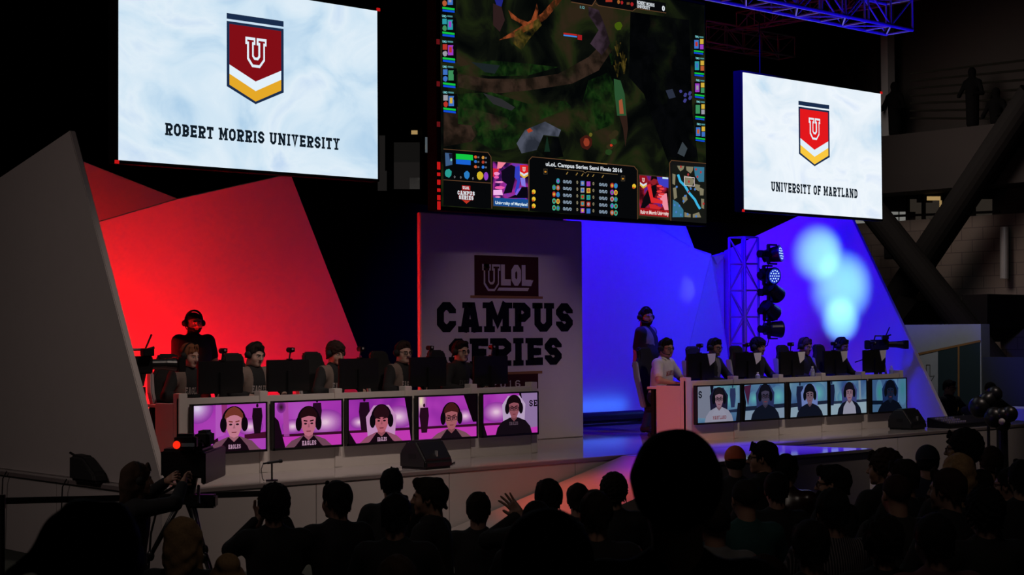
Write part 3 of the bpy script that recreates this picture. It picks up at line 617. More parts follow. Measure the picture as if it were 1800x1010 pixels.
    # left panel
    shape(mb, z6, [(320, 15), (960, 65), (1005, 130), (1014, 872), (320, 824)], blk, .004); line(mb, z6, [(320, 15), (960, 65), (1003, 130), (1014, 872)], 10, brz, .005); line(mb, z6, [(320, 457), (1006, 505)], 10, brz, .005)
    shape(mb, z6, [(498, 82), (740, 100), (746, 178), (498, 160)], px(20, 196, 66), .006); shape(mb, z6, [(498, 162), (712, 177), (710, 246), (500, 229)], px(24, 96, 208), .006)
    shape(mb, z6, [(342, 68), (445, 78), (447, 240), (350, 262)], px(60, 90, 130), .006); shape(mb, z6, [(395, 80), (445, 80), (447, 180), (410, 170)], px(20, 20, 40), .007); blob(mb, z6, 430, 170, 14, 20, px(110, 190, 180), .008)
    for x, y, c in ((780, 130, (206, 90, 40)), (888, 138, (200, 140, 60)), (780, 195, (40, 110, 200)), (888, 203, (170, 60, 40)), (780, 270, (200, 90, 50)), (888, 275, (50, 120, 220))):
        blob(mb, z6, x, y, 20, 22, px(*c), .006, seed=x); quad(mb, z6, x + 28, y - 8, x + 54, y + 16, px(96, 100, 108), .006)
    blob(mb, z6, 390, 362, 48, 62, px(40, 150, 140), .006, seed=3); blob(mb, z6, 655, 390, 42, 58, px(40, 120, 190), .006, seed=4); blob(mb, z6, 845, 398, 46, 60, px(206, 176, 40), .006, wob=.05); blob(mb, z6, 932, 405, 32, 60, px(140, 60, 190), .006, wob=.05)
    for x, y in ((480, 415), (568, 422), (743, 438)): line(mb, z6, [(x, y - 16), (x - 10, y), (x, y + 16), (x + 10, y)], 5, px(130, 130, 134), .006, True)
    shape(mb, z6, [(585, 535), (705, 544), (705, 612), (585, 602)], px(170, 26, 30), .006); shape(mb, z6, [(585, 606), (705, 616), (760, 640), (750, 752), (705, 756), (650, 800), (590, 752), (540, 730), (525, 620)], px(110, 20, 22), .0055); shape(mb, z6, [(590, 748), (705, 756), (650, 802)], px(190, 50, 34), .006)
    txt(mb, z6, 'ULOL', 594, 590, 690, 598, 40, wt, .007, slab=True, t_=.26); txt(mb, z6, 'CAMPUS', 520, 667, 766, 688, 58, wt, .008, slab=True, t_=.27); txt(mb, z6, 'SERIES', 540, 733, 748, 752, 58, wt, .008, slab=True, t_=.27)
    # team camera of the blue side
    def mini_crest(zf, x0, x1, y0, y1, s, rd):
        xm = (x0 + x1) / 2; k = s * (x1 - x0); H = y1 - y0
        shape(mb, zf, [(x0, y0), (x0, y0 + H * .5), (xm, y0 + H * .66 + k / 2), (x1, y0 + H * .5 + k), (x1, y0 + k)], rd, .010); shape(mb, zf, [(x0, y0 + H * .5), (x0, y0 + H * .64), (xm, y0 + H * .84 + k / 2), (x1, y0 + H * .64 + k), (x1, y0 + H * .5 + k), (xm, y0 + H * .66 + k / 2)], wt, .010)
        shape(mb, zf, [(x0, y0 + H * .64), (x0, y0 + H * .78), (xm, y0 + H + k / 2), (x1, y0 + H * .78 + k), (x1, y0 + H * .64 + k), (xm, y0 + H * .84 + k / 2)], px(220, 180, 60), .010)
        w_ = x1 - x0; txt(mb, zf, 'U', x0 + w_ * .3, y0 + H * .5, x0 + w_ * .7, y0 + H * .5 + k * .4, H * .34, px(220, 180, 180), .011, slab=True, t_=.3)
    camL = emi_noise('pixel_team_violet', [(0.36, (10, 4, 20)), (0.48, (60, 20, 90)), (0.58, (150, 40, 140)), (0.7, (70, 60, 190))], 3.2, 1.0, 4, 1.0)
    shape(mb, z6, [(1030, 186), (1540, 226), (1545, 872), (1030, 838)], px(60, 46, 34), .004); shape(mb, z6, [(1030, 196), (1536, 236), (1536, 740), (1030, 712)], camL, .005)
    shape(mb, z6, [(1100, 200), (1220, 210), (1150, 290), (1090, 300)], px(240, 130, 150), .006); shape(mb, z6, [(1030, 290), (1120, 300), (1100, 360), (1030, 420)], px(210, 40, 60), .006)
    for i, (x, y, a, b) in enumerate(((1085, 370, 40, 26), (1080, 420, 36, 20), (1120, 490, 60, 14), (1130, 570, 72, 22), (1100, 705, 40, 12))): blob(mb, z6, x, y, a, b, px(236, 90, 170) if i % 2 else px(240, 140, 200), .007, seed=i)
    shape(mb, z6, [(1036, 605), (1160, 600), (1172, 678), (1036, 676)], px(240, 180, 232), .007); shape(mb, z6, [(1150, 330), (1290, 240), (1380, 280), (1340, 480), (1300, 640), (1180, 660), (1230, 520), (1160, 470)], px(14, 8, 26), .0065)
    shape(mb, z6, [(1350, 270), (1420, 260), (1420, 480), (1390, 640), (1340, 640), (1380, 470), (1340, 420)], px(50, 60, 190), .007); shape(mb, z6, [(1420, 430), (1490, 420), (1500, 560), (1440, 540)], px(130, 120, 226), .008)
    shape(mb, z6, [(1380, 590), (1440, 570), (1370, 680), (1345, 670)], px(120, 90, 220), .008); shape(mb, z6, [(1440, 560), (1530, 560), (1530, 720), (1240, 720), (1380, 660)], px(8, 5, 18), .0075)
    mini_crest(z6, 1415, 1532, 242, 432, .1, px(220, 30, 34)); shape(mb, z6, [(1036, 712), (1536, 740), (1536, 860), (1036, 828)], px(22, 74, 140), .009)
    txt(mb, z6, 'University of Maryland', 1060, 806, 1522, 832, 44, px(214, 232, 240), .011, .03)
    # score panel
    shape(mb, z7, [(50, 62), (80, 28), (1058, 122), (1090, 160), (1092, 628), (50, 546)], blk, .006); line(mb, z7, [(50, 546), (50, 62), (80, 30), (1058, 122), (1090, 160), (1092, 628)], 7, brz, .007); shape(mb, z7, [(400, 57), (800, 95), (800, 104), (400, 66)], px(150, 110, 60), .008)
    txt(mb, z7, 'uLoL Campus Series Semi Finals 2016', 210, 112, 942, 182, 38, wt, .009, .025); line(mb, z7, [(300, 142), (570, 168), (588, 186), (606, 172), (900, 200)], 5, px(110, 90, 60), .008)
    for x, y in ((207, 172), (950, 238)): quad(mb, z7, x - 18, y - 28, x + 20, y + 26, px(60, 52, 40), .008); quad(mb, z7, x - 13, y - 22, x + 15, y + 20, px(18, 16, 14), .0085); blob(mb, z7, x, y + 2, 10, 9, px(196, 130, 40), .009)
    for i, (x, y) in enumerate(((415, 187), (508, 195), (562, 202), (614, 207), (666, 210), (757, 218))): line(mb, z7, [(x - 8, y + 12), (x + 8, y - 12)], 8, px(150, 120, 60), .008)
    for i in range(5):
        y = 265 + i * 65; s = .083
        txt(mb, z7, '0/0/0', 376, y + 16, 458, y + 22, 30, px(150, 170, 190), .009, .02); txt(mb, z7, '0/0/0', 722, y + 44, 800, y + 50, 30, px(150, 170, 190), .009, .02)
        for x in (512, 667): txt(mb, z7, '0', x - 8, y + 10 + (x - 415) * .083 + 5, x + 8, y + 11 + (x - 415) * .083 + 5, 30, px(150, 140, 110), .009, .02)
        for j, x in enumerate((563, 620)): quad(mb, z7, x - 18, y - 16 + (x - 415) * .083, x + 18, y + 30 + (x - 415) * .083, pal[(i * 3 + j * 4 + 1) % 8], .008); blob(mb, z7, x, y + 6 + (x - 415) * .083, 12, 16, pal[(i * 5 + j + 4) % 8], .009, seed=i)
        for j, x in enumerate((290, 328, 846, 882)):
            yy = y + (x - 415) * .083 + 4; rnd = (i * 7 + j * 3) % 8
            if i == 0 and j == 0: continue
            blob(mb, z7, x, yy, 18, 26, px(60, 170, 140) if i > 2 and j in (0, 3) else pal[rnd], .008, wob=.06, seed=j); blob(mb, z7, x, yy, 10, 14, px(110, 60, 40) if i > 2 and j in (0, 3) else pal[(rnd + 2) % 8], .009, seed=j + 3)
    for x, y in ((95, 365), (95, 435), (95, 500), (1057, 312)): blob(mb, z7, x, y, 18, 22, px(226, 190, 50), .009, wob=.05); blob(mb, z7, x - 6, y + 14, 12, 9, px(206, 90, 30), .010)
    # team camera of the red side
    camR = emi_noise('pixel_team_red', [(0.36, (14, 4, 8)), (0.48, (70, 10, 20)), (0.58, (150, 24, 40)), (0.68, (50, 40, 150))], 3.4, 1.0, 4, 1.0)
    shape(mb, z7, [(1104, 196), (1392, 220), (1396, 622), (1104, 596)], px(60, 46, 34), .004); shape(mb, z7, [(1110, 206), (1388, 228), (1390, 548), (1110, 520)], camR, .005)
    shape(mb, z7, [(1270, 222), (1388, 232), (1388, 330), (1300, 300)], px(60, 60, 190), .006); shape(mb, z7, [(1330, 224), (1384, 229), (1384, 244), (1330, 240)], px(200, 230, 240), .007)
    shape(mb, z7, [(1200, 330), (1262, 290), (1280, 360), (1240, 450), (1160, 520), (1120, 520), (1150, 420)], px(12, 8, 14), .007); blob(mb, z7, 1245, 262, 30, 40, px(140, 30, 40), .008, seed=2); shape(mb, z7, [(1215, 262), (1222, 215), (1275, 220), (1280, 250), (1245, 240)], px(14, 6, 10), .009)
    shape(mb, z7, [(1180, 300), (1215, 290), (1240, 420), (1330, 450), (1330, 480), (1220, 470)], px(216, 40, 44), .0085); shape(mb, z7, [(1200, 480), (1260, 490), (1320, 520), (1300, 535), (1210, 525)], px(200, 36, 40), .0085)
    shape(mb, z7, [(1290, 390), (1370, 380), (1388, 540), (1350, 540)], px(236, 140, 160), .0075); 
    for i in range(5): blob(mb, z7, 1300 + (i % 2) * 24, 310 + i * 26, 26, 11, px(230, 60, 60), .008, seed=i)
    mini_crest(z7, 1113, 1178, 212, 332, .08, px(140, 16, 24)); shape(mb, z7, [(1110, 518), (1390, 546), (1390, 610), (1110, 586)], px(160, 18, 26), .009); txt(mb, z7, 'Robert Morris University', 1118, 574, 1388, 592, 36, px(236, 214, 210), .011, .03)
    # small map
    shape(mb, z7, [(1396, 90), (1416, 62), (1746, 92), (1750, 668), (1410, 642)], px(20, 20, 20), .006); line(mb, z7, [(1410, 642), (1398, 90), (1416, 64), (1746, 94)], 7, brz, .008)
    shape(mb, z7, [(1425, 108), (1735, 125), (1735, 625), (1425, 612)], px(22, 24, 20), .007); tan = px(126, 120, 96); sea = px(54, 112, 140)
    for pts in ([(1470, 115), (1540, 118), (1530, 150), (1500, 170), (1480, 140)], [(1555, 122), (1625, 126), (1620, 160), (1600, 190), (1560, 160)], [(1425, 190), (1455, 200), (1450, 300), (1425, 290)], [(1430, 330), (1460, 320), (1470, 420), (1440, 440)], [(1535, 210), (1600, 220), (1640, 260), (1600, 330), (1540, 290)], [(1520, 420), (1560, 390), (1570, 440), (1530, 480)], [(1640, 290), (1690, 300), (1680, 360), (1640, 340)], [(1700, 430), (1728, 434), (1728, 530), (1704, 520)], [(1540, 560), (1600, 580), (1600, 610), (1540, 606)], [(1620, 580), (1680, 560), (1700, 610), (1620, 612)], [(1680, 320), (1726, 340), (1722, 400), (1690, 400)]): shape(mb, z7, pts, tan, .008)
    shape(mb, z7, [(1630, 124), (1730, 130), (1728, 270), (1680, 270), (1640, 210)], sea, .0085); shape(mb, z7, [(1430, 440), (1480, 470), (1530, 540), (1530, 608), (1425, 608)], sea, .0085)
    line(mb, z7, [(1478, 200), (1500, 265), (1545, 310), (1580, 370), (1640, 440), (1665, 490), (1690, 530)], 22, px(60, 176, 220), .009); line(mb, z7, [(1538, 222), (1632, 230), (1634, 312), (1538, 302)], 5, px(214, 200, 206), .011, True)
    for i, (x, y) in enumerate(((1582, 268), (1600, 335), (1465, 318), (1640, 342), (1578, 365), (1505, 125), (1575, 200), (1650, 150), (1696, 178), (1664, 222), (1722, 480), (1445, 492), (1490, 500), (1460, 560), (1505, 585), (1570, 580), (1652, 600), (1545, 405), (1530, 455))):
        blob(mb, z7, x, y, 9, 12, px(170, 50, 50) if i in (0, 4, 5, 6, 7, 8, 9, 10) else px(70, 120, 190), .010, seed=i)
    bld(mb, 'score_overlay', mats_, t)
    mk = emi('marker_red', (190, 22, 22)); mk2 = emi('marker_dim', (96, 16, 20))
    for y, s in ((73, .03), (147, .03), (218, .03), (291, .045), (306, .02), (320, .03), (334, .02), (347, .03), (361, .05)):
        p = at_v(768.5 + (y - 73) * .012, y, VS); bld(MB().box((ul - .062, VS - .002, p.z - s), (ul - .02, VS + .012, p.z + s)), 'red_marker', mk if y > 280 else mk2, t)  # red glowing boxes down the cabinet's left edge
    for uu in (ul + .8, ur - .8): bld(MB().cyl((uu, VS + .12, ztp), (uu, VS + .12, 9.5), 0.01, n=6), 'hanging_cable', m_black, t)
centre_wall()

# ------------------------------------------------------------------ desks, televisions, monitors
VT = 14.44                                   # glass plane of the televisions on the desk fronts
m_desk = mat('white_laminate', (0.6, 0.55, 0.52), 0.5, noise=0.03)
def desk(label, postpx, endpx, ztoppx):
    u = [at_v(p, 690, VD).x for p in postpx]; zp = at_v(*ztoppx[0], VD).z; zf = at_v(*ztoppx[1], VD).z
    ua, ub = u[0] - 0.05, u[-1] + 0.05
    t = thing('player_desk', label, 'desk', ((ua + ub) / 2, VD + 0.3, STAGE))
    bld(MB().box((ua, VD, STAGE), (ub, VD + 0.03, zf)), 'front_panel', m_desk, t)
    for x in u:
        bld(MB().box((x - .05, VD - 0.012, STAGE), (x + .05, VD + 0.1, zp)), 'divider_post', m_desk, t, bevel=0.004)
    ve = at_u(endpx[0], endpx[1], ua).y; ze = at_u(endpx[0], endpx[1], ua).z
    bld(MB().box((ua - .0, VD + 0.1, STAGE), (ua + .03, ve, ze)), 'end_panel', m_desk, t)
    bld(MB().box((ub - .03, VD + 0.1, STAGE), (ub, ve, ze)), 'end_panel', m_desk, t)
    bld(MB().box((ua + .03, VD + 0.03, ze - .05), (ub - .03, VD + 0.72, ze - .02)), 'tabletop', m_desk, t, bevel=0.004)
    for x in (ua + .08, ub - .08, (ua + ub) / 2): bld(MB().box((x - .025, VD + 0.62, STAGE), (x + .025, VD + 0.67, ze - .05)), 'leg', m_steel, t)
    return t, ze - .02, u
deskL, ZTL, postL = desk('long white desk of the left team, five pink screens on its front', (321, 463, 594, 717, 832, 938), (273, 708), ((938, 671), (938, 678)))
deskR, ZTR, postR = desk('long white desk of the right team, five blue screens on its front', (1209.5, 1293, 1372, 1447, 1517, 1584), (1153.5, 677), ((1209.5, 663), (1300, 666)))
sk = (206, 140, 130)
def P(*c): return emi('tv_%d_%d_%d' % c, c, .8)
pinkbg = emi_noise('tv_pink_wall', [(0.3, (150, 40, 176)), (0.5, (196, 64, 206)), (0.7, (206, 96, 220))], 1.6, 0.65, 2, 0.4)
bluebg = emi_noise('tv_blue_wall', [(0.3, (58, 92, 150)), (0.48, (96, 138, 178)), (0.6, (120, 164, 190)), (0.72, (84, 150, 164))], 2.4, 0.62, 2, 0.5)
def television(label, grp, uc, z0, spec):
    W, H = 0.895, 0.515; t = thing('television', label, 'television', (uc, VT + .03, z0), group=grp)
    u0 = uc - W / 2; b = 0.016
    fr = MB().box((u0, VT + .012, z0), (u0 + W, VT + .06, z0 + H)).box((u0, VT, z0), (u0 + W, VT + .014, z0 + b * 1.5)).box((u0, VT, z0 + H - b), (u0 + W, VT + .014, z0 + H)).box((u0, VT, z0), (u0 + b, VT + .014, z0 + H)).box((u0 + W - b, VT, z0), (u0 + W, VT + .014, z0 + H))
    bld(fr, 'frame', m_plastic, t); bld(MB().box((uc - .12, VT + .058, z0 + .15), (uc + .12, VD - .001, z0 + .38)), 'wall_bracket', m_steel, t)
    mats_ = []; cols = {}
    def mi(m):
        if m.name not in cols: cols[m.name] = len(mats_); mats_.append(m)
        return cols[m.name]
    mb = MB(); iw, ih = W - 2 * b, H - 2.5 * b
    def Q(x, y, l): return V3((u0 + b + x * iw, VT + .011 - l * .00035, z0 + 1.5 * b + y * ih))
    A = ih / iw
    def cl(p): return (min(1, max(0, p[0])), min(1, max(0, p[1])))
    def poly(pts, m, l): mb.face([Q(*cl(p), l) for p in pts], mi(m))
    def ell(cx, cy, rx, ry, m, l, a0=0, a1=360, n=20):
        poly([(cx + rx * A * math.cos(math.radians(a0 + (a1 - a0) * i / n)), cy + ry * math.sin(math.radians(a0 + (a1 - a0) * i / n))) for i in range(n + (1 if a1 - a0 < 360 else 0))], m, l)
    left = spec['team'] == 'L'
    mb.face([Q(0, 0, 0), Q(1, 0, 0), Q(1, 1, 0), Q(0, 1, 0)], mi(pinkbg if left else bluebg))
    for s in spec.get('bg', []):
        if s[0] == 'poly': poly(s[1], P(*s[2]), s[3])
        elif s[0] == 'ell':
            base_ = (150, 50, 166) if left else (80, 122, 160)
            for q in range(12):
                f = 1.35 - q * .105; k_ = (q + 1) / 12; col = tuple(int(round((base_[j] + (s[2][j] - base_[j]) * k_ ** 1.2) / 3) * 3) for j in range(3)); ell(s[1][0], s[1][1], s[1][2] * f, s[1][3] * f, P(*col), s[3] + q * .06)
        elif s[0] == 'man':
            x, y, k, c = s[1:]; m = P(*c); ell(x, y + .38 * k, .05 * k, .07 * k, m, 6); poly([(x - .1 * k, y + .3 * k), (x + .1 * k, y + .3 * k), (x + .12 * k, y), (x + .07 * k, y - .6 * k), (x - .07 * k, y - .6 * k), (x - .12 * k, y)], m, 6)
    cx, cy, s = spec['head']; s *= 1.14; cy -= .01; skin = P(*spec.get('skin', (188, 120, 130))); hair = P(*spec.get('hair', (34, 12, 16))); blk = P(14, 6, 14) if left else P(10, 12, 20); sh = P(*spec['shirt']); sl = P(*spec.get('sleeve', spec['shirt']))
    fx = A
    if spec.get('chair'): poly([(cx - .17 * s * 2 * fx, 0), (cx - .2 * s * 2 * fx, cy + .1), (cx - .1 * s * 2 * fx, cy + .32 * s), (cx + .1 * s * 2 * fx, cy + .32 * s), (cx + .2 * s * 2 * fx, cy + .1), (cx + .17 * s * 2 * fx, 0)], P(*spec['chair']), 8)
    yt = cy - .30 * s
    poly([(cx - .62 * s * fx, 0), (cx - .56 * s * fx, yt - .17 * s), (cx - .40 * s * fx, yt - .02 * s), (cx - .14 * s * fx, yt + .07 * s), (cx + .14 * s * fx, yt + .07 * s), (cx + .40 * s * fx, yt - .02 * s), (cx + .56 * s * fx, yt - .17 * s), (cx + .62 * s * fx, 0)], sl, 10)
    poly([(cx - .34 * s * fx, 0), (cx - .30 * s * fx, yt - .12 * s), (cx - .13 * s * fx, yt + .06 * s), (cx + .13 * s * fx, yt + .06 * s), (cx + .30 * s * fx, yt - .12 * s), (cx + .34 * s * fx, 0)], sh, 12)
    poly([(cx - .1 * s * fx, yt + .05 * s), (cx, yt - .03 * s), (cx + .1 * s * fx, yt + .05 * s), (cx + .09 * s * fx, cy - .1 * s), (cx - .09 * s * fx, cy - .1 * s)], P(*[int(c * .8) for c in spec.get('skin', (188, 120, 130))]), 14)
    ell(cx, cy + .08 * s, .215 * s, .25 * s, hair, 13); ell(cx, cy + .06 * s, .27 * s, .285 * s, blk, 11, 0, 180)
    poly([(cx - .17 * s * fx, cy + .12 * s), (cx - .165 * s * fx, cy - .08 * s), (cx - .09 * s * fx, cy - .22 * s), (cx, cy - .25 * s), (cx + .09 * s * fx, cy - .22 * s), (cx + .165 * s * fx, cy - .08 * s), (cx + .17 * s * fx, cy + .12 * s), (cx, cy + .2 * s)], skin, 16)
    hy = spec.get('fringe', .13)
    poly([(cx - .19 * s * fx, cy + hy * s - .03), (cx - .1 * s * fx, cy + hy * s), (cx, cy + hy * s + .02), (cx + .12 * s * fx, cy + hy * s), (cx + .19 * s * fx, cy + hy * s - .03), (cx + .2 * s * fx, cy + .2 * s), (cx, cy + .34 * s), (cx - .2 * s * fx, cy + .2 * s)], hair, 18)
    for k in (-1, 1):
        ell(cx + k * .235 * s * fx, cy, .075 * s, .14 * s, blk, 20)
        poly([(cx + k * .03 * s * fx, cy + .035 * s), (cx + k * .12 * s * fx, cy + .05 * s), (cx + k * .12 * s * fx, cy + .075 * s), (cx + k * .03 * s * fx, cy + .06 * s)], hair, 19); ell(cx + k * .075 * s * fx, cy + .0 * s, .036 * s, .018 * s, P(40, 20, 30), 19)
        if spec.get('glasses'): 
            for q in stroke([(cx + k * .025 * s * fx, cy + .03 * s), (cx + k * .14 * s * fx, cy + .03 * s), (cx + k * .13 * s * fx, cy - .045 * s), (cx + k * .03 * s * fx, cy - .045 * s)], .012, True): poly([(p.x, p.y) for p in q], blk, 21)
    if spec.get('glasses'): poly([(cx - .03 * s * fx, cy + .02 * s), (cx + .03 * s * fx, cy + .02 * s), (cx + .03 * s * fx, cy + .035 * s), (cx - .03 * s * fx, cy + .035 * s)], blk, 21)
    poly([(cx - .028 * s * fx, cy - .075 * s), (cx + .028 * s * fx, cy - .075 * s), (cx + .008 * s * fx, cy + .02 * s)], P(*[int(c * .82) for c in spec.get('skin', (188, 120, 130))]), 19)
    poly([(cx - .06 * s * fx, cy - .14 * s), (cx + .06 * s * fx, cy - .14 * s), (cx + .045 * s * fx, cy - .16 * s), (cx - .045 * s * fx, cy - .16 * s)], P(120, 50, 60), 19)
    if spec.get('dark'): pass
    for wd, x0, x1, y, h, c in spec.get('words', []): put_slab(mb, wd, Q(x0, y, 24), Q(x1, y, 24), (0, 0, h * ih), V3((0, -1, 0)), thick=.0002, t=.2, mi=mi(P(*c)))
    bld(mb, 'picture', mats_, t)
    return t
def zs(pts): return sum(at_v(x, y, VT).z for x, y in pts) / len(pts)
zL = zs([(485, 791), (947.6, 763.4), (620, 783.5), (737, 776)]); zR = zs([(1227, 745.6), (1594.7, 723.8), (1310, 741.5), (1390, 736)])
glow = lambda x, y, r=.3, c=(246, 206, 236): ('ell', (x, y, r, r * .55), c, 2)
floorband = ('poly', [(0, .30), (1, .30), (1, .24), (0, .24)], (60, 14, 40), 3)
floorlow = ('poly', [(0, .24), (1, .24), (1, 0), (0, 0)], (206, 60, 190), 3)
grey = (116, 74, 92); jer = (22, 8, 18); wtxt = (196, 150, 180)
specL = [
 dict(team='L', head=(.55, .58, 1.0), hair=(120, 56, 44), skin=(206, 130, 150), shirt=jer, sleeve=grey, words=[('EAGLES', .47, .64, .05, .09, wtxt)], fringe=.16,
      bg=[('ell', (.05, .95, .3, .25), (236, 220, 250), 2), ('poly', [(.3, 1), (.42, 1), (.42, .35), (.3, .3)], (190, 90, 200), 2), ('poly', [(.38, 1), (.46, 1), (.44, .4), (.40, .4)], (150, 50, 120), 3), glow(.78, .5, .25), ('poly', [(.7, .34), (1, .38), (1, .24), (.7, .24)], (70, 16, 44), 3), ('man', .88, .72, .62, (26, 8, 22)), ('poly', [(.25, 0), (.27, .25), (.33, .3), (.36, 0)], (40, 10, 26), 7)]),
 dict(team='L', head=(.50, .52, 1.0), hair=(36, 12, 18), skin=(196, 112, 134), shirt=jer, sleeve=grey, words=[('EAGLES', .40, .61, .03, .10, wtxt)],
      bg=[glow(.27, .46, .22), glow(.75, .52, .4), floorband, floorlow, ('poly', [(.12, 1), (.2, 1), (.22, .25), (.14, .25)], (176, 70, 170), 3), ('man', .63, .78, .6, (40, 12, 36)), ('poly', [(0, .7), (.06, .6), (.16, 0), (0, 0)], (24, 8, 20), 7), ('ell', (.1, .9, .09, .1), (50, 20, 40), 4)]),
 dict(team='L', head=(.52, .50, .98), hair=(40, 14, 22), skin=(190, 100, 116), shirt=jer, sleeve=(150, 84, 110), words=[('EAGLES', .45, .60, .02, .09, wtxt)], fringe=.06, chair=(206, 150, 200),
      bg=[glow(.17, .48, .2), glow(.8, .56, .36), floorband, floorlow, ('man', .25, .72, .72, (34, 10, 30)), ('poly', [(.9, 1), (1, 1), (1, 0), (.97, .4)], (14, 4, 12), 4), ('poly', [(0, .3), (.12, 0), (0, 0)], (24, 8, 20), 7)]),
 dict(team='L', head=(.56, .48, .98), hair=(70, 26, 26), skin=(170, 96, 104), shirt=(24, 14, 22), sleeve=(128, 84, 96), glasses=True,
      bg=[('ell', (.05, .9, .14, .3), (246, 230, 190), 2), glow(.8, .5, .24), floorband, floorlow, ('man', .1, .55, .66, (40, 12, 30)), ('poly', [(.78, 1), (1, 1), (1, .35), (.94, .35)], (12, 4, 10), 4)]),
 dict(team='L', head=(.56, .64, .86), hair=(22, 8, 14), skin=(150, 84, 96), shirt=(20, 12, 20), sleeve=(20, 12, 20), glasses=True, chair=(196, 170, 206), words=[('EAGLES', .47, .63, .22, .08, (90, 70, 84))],
      bg=[glow(.24, .56, .34), floorband, floorlow, ('poly', [(.69, 1), (1, 1), (1, .15), (.78, .12)], (150, 120, 170), 4), ('poly', [(.66, 1), (.7, 1), (.74, .5), (.7, .5)], (20, 6, 16), 5), ('poly', [(0, .34), (.07, 0), (0, 0)], (24, 8, 20), 7)]),
]
specL[4]['words'] += [('SE', .84, .99, .66, .16, (16, 10, 20))]
gB = lambda x, y, r=.26: ('ell', (x, y, r, r * .8), (96, 176, 178), 2)
dk = (16, 20, 34)
specR = [
 dict(team='R', head=(.5, .64, .86), hair=(24, 20, 28), skin=(140, 108, 124), shirt=(150, 150, 170), sleeve=(146, 146, 166), glasses=True, chair=(26, 24, 50), words=[('MARYLAND', .35, .66, .07, .1, (120, 60, 70)), ('S', .02, .1, .68, .2, (20, 22, 34))],
      bg=[('poly', [(0, 1), (.3, 1), (.3, .1), (0, .14)], (120, 126, 146), 2), ('poly', [(.3, 1), (.38, 1), (.35, .5)], (14, 14, 30), 3), gB(.72, .6), ('man', .83, .74, .6, (40, 50, 90)), ('poly', [(.6, .3), (1, .34), (1, .24), (.6, .24)], (30, 40, 70), 3), ('poly', [(.9, 0), (.95, .5), (1, .5), (1, 0)], (16, 18, 30), 5)]),
 dict(team='R', head=(.52, .66, .92), hair=(16, 16, 26), skin=(66, 60, 84), shirt=dk, sleeve=dk, glasses=True, chair=(40, 48, 90), fringe=.14,
      bg=[('poly', [(0, .96), (.18, 1), (.1, .4)], (70, 30, 60), 3), gB(.85, .62, .3), gB(.25, .6, .2), ('poly', [(0, .38), (1, .42), (1, .3), (0, .26)], (26, 34, 56), 3), ('poly', [(0, .25), (1, .3), (1, 0), (0, 0)], (130, 150, 172), 2), ('poly', [(0, .9), (.05, .5), (.02, 0), (0, 0)], (10, 10, 16), 5)]),
 dict(team='R', head=(.53, .62, .9), hair=(14, 14, 22), skin=(110, 88, 104), shirt=dk, sleeve=dk, chair=(110, 130, 190), fringe=.1,
      bg=[gB(.75, .66, .3), gB(.42, .6, .16), ('poly', [(0, .4), (1, .44), (1, .34), (0, .28)], (26, 34, 56), 3), ('poly', [(0, .28), (1, .34), (1, 0), (0, 0)], (140, 164, 182), 2), ('man', .28, .66, .8, (24, 30, 60)), ('poly', [(0, 1), (.06, .7), (.03, 0), (0, 0)], (10, 10, 16), 5)]),
 dict(team='R', head=(.52, .64, .86), hair=(20, 16, 26), skin=(136, 106, 122), shirt=(150, 150, 170), sleeve=dk, chair=(60, 66, 120), fringe=.1,
      bg=[gB(.36, .5, .22), ('poly', [(0, .4), (1, .42), (1, .34), (0, .32)], (36, 46, 70), 3), ('poly', [(0, .32), (1, .36), (1, 0), (0, 0)], (146, 170, 186), 2), ('poly', [(.78, 1), (.84, 1), (.86, .4), (.8, .4)], (120, 140, 160), 3), ('man', .04, .7, .7, (24, 30, 60))]),
 dict(team='R', head=(.53, .62, .95), hair=(8, 12, 24), skin=(22, 30, 52), shirt=(8, 12, 24), sleeve=(8, 12, 24), chair=(24, 42, 84), fringe=.1,
      bg=[('poly', [(0, 1), (1, 1), (1, 0), (0, 0)], (60, 92, 136), 1), ('ell', (.22, .6, .14, .3), (60, 140, 140), 2), ('ell', (.9, .7, .2, .4), (60, 124, 140), 2), ('poly', [(.62, 1), (.74, 1), (.8, 0), (.7, 0)], (90, 130, 170), 3), ('poly', [(0, .36), (.4, .34), (.4, .22), (0, .24)], (10, 20, 40), 3), ('poly', [(0, .22), (1, .26), (1, 0), (0, 0)], (70, 104, 140), 2)]),
]
tvx = [405.5, 543, 669, 788, 898.5]; tvr = [1264.5, 1344.5, 1422, 1492.5, 1564]
lbL = ['television showing a ginger player looking down, at the left desk end', 'television showing a dark haired player bowing in a grey shouldered jersey', 'television showing a shaggy haired player, two standing legs behind him', 'television showing a ginger player in glasses on pink', 'television showing a dark haired player beside a lettered white wall']
lbR = ['television showing a player in a white lettered shirt, glasses and headset', 'television showing a dim player in glasses leaning close on blue', 'television showing a player in black jacket, pale chair behind', 'television showing a player in open dark jacket over pale shirt', 'darkest blue television, a player in shadow, beside the floor speaker']
UL = [at_v(x, 740, VT).x for x in tvx]; UR_ = [at_v(x, 700, VT).x for x in tvr]
for i in range(5): television(lbL[i], 'televisions on the left desk front', UL[i], zL, specL[i])
for i in range(5): television(lbR[i], 'televisions on the right desk front', UR_[i], zR, specR[i])

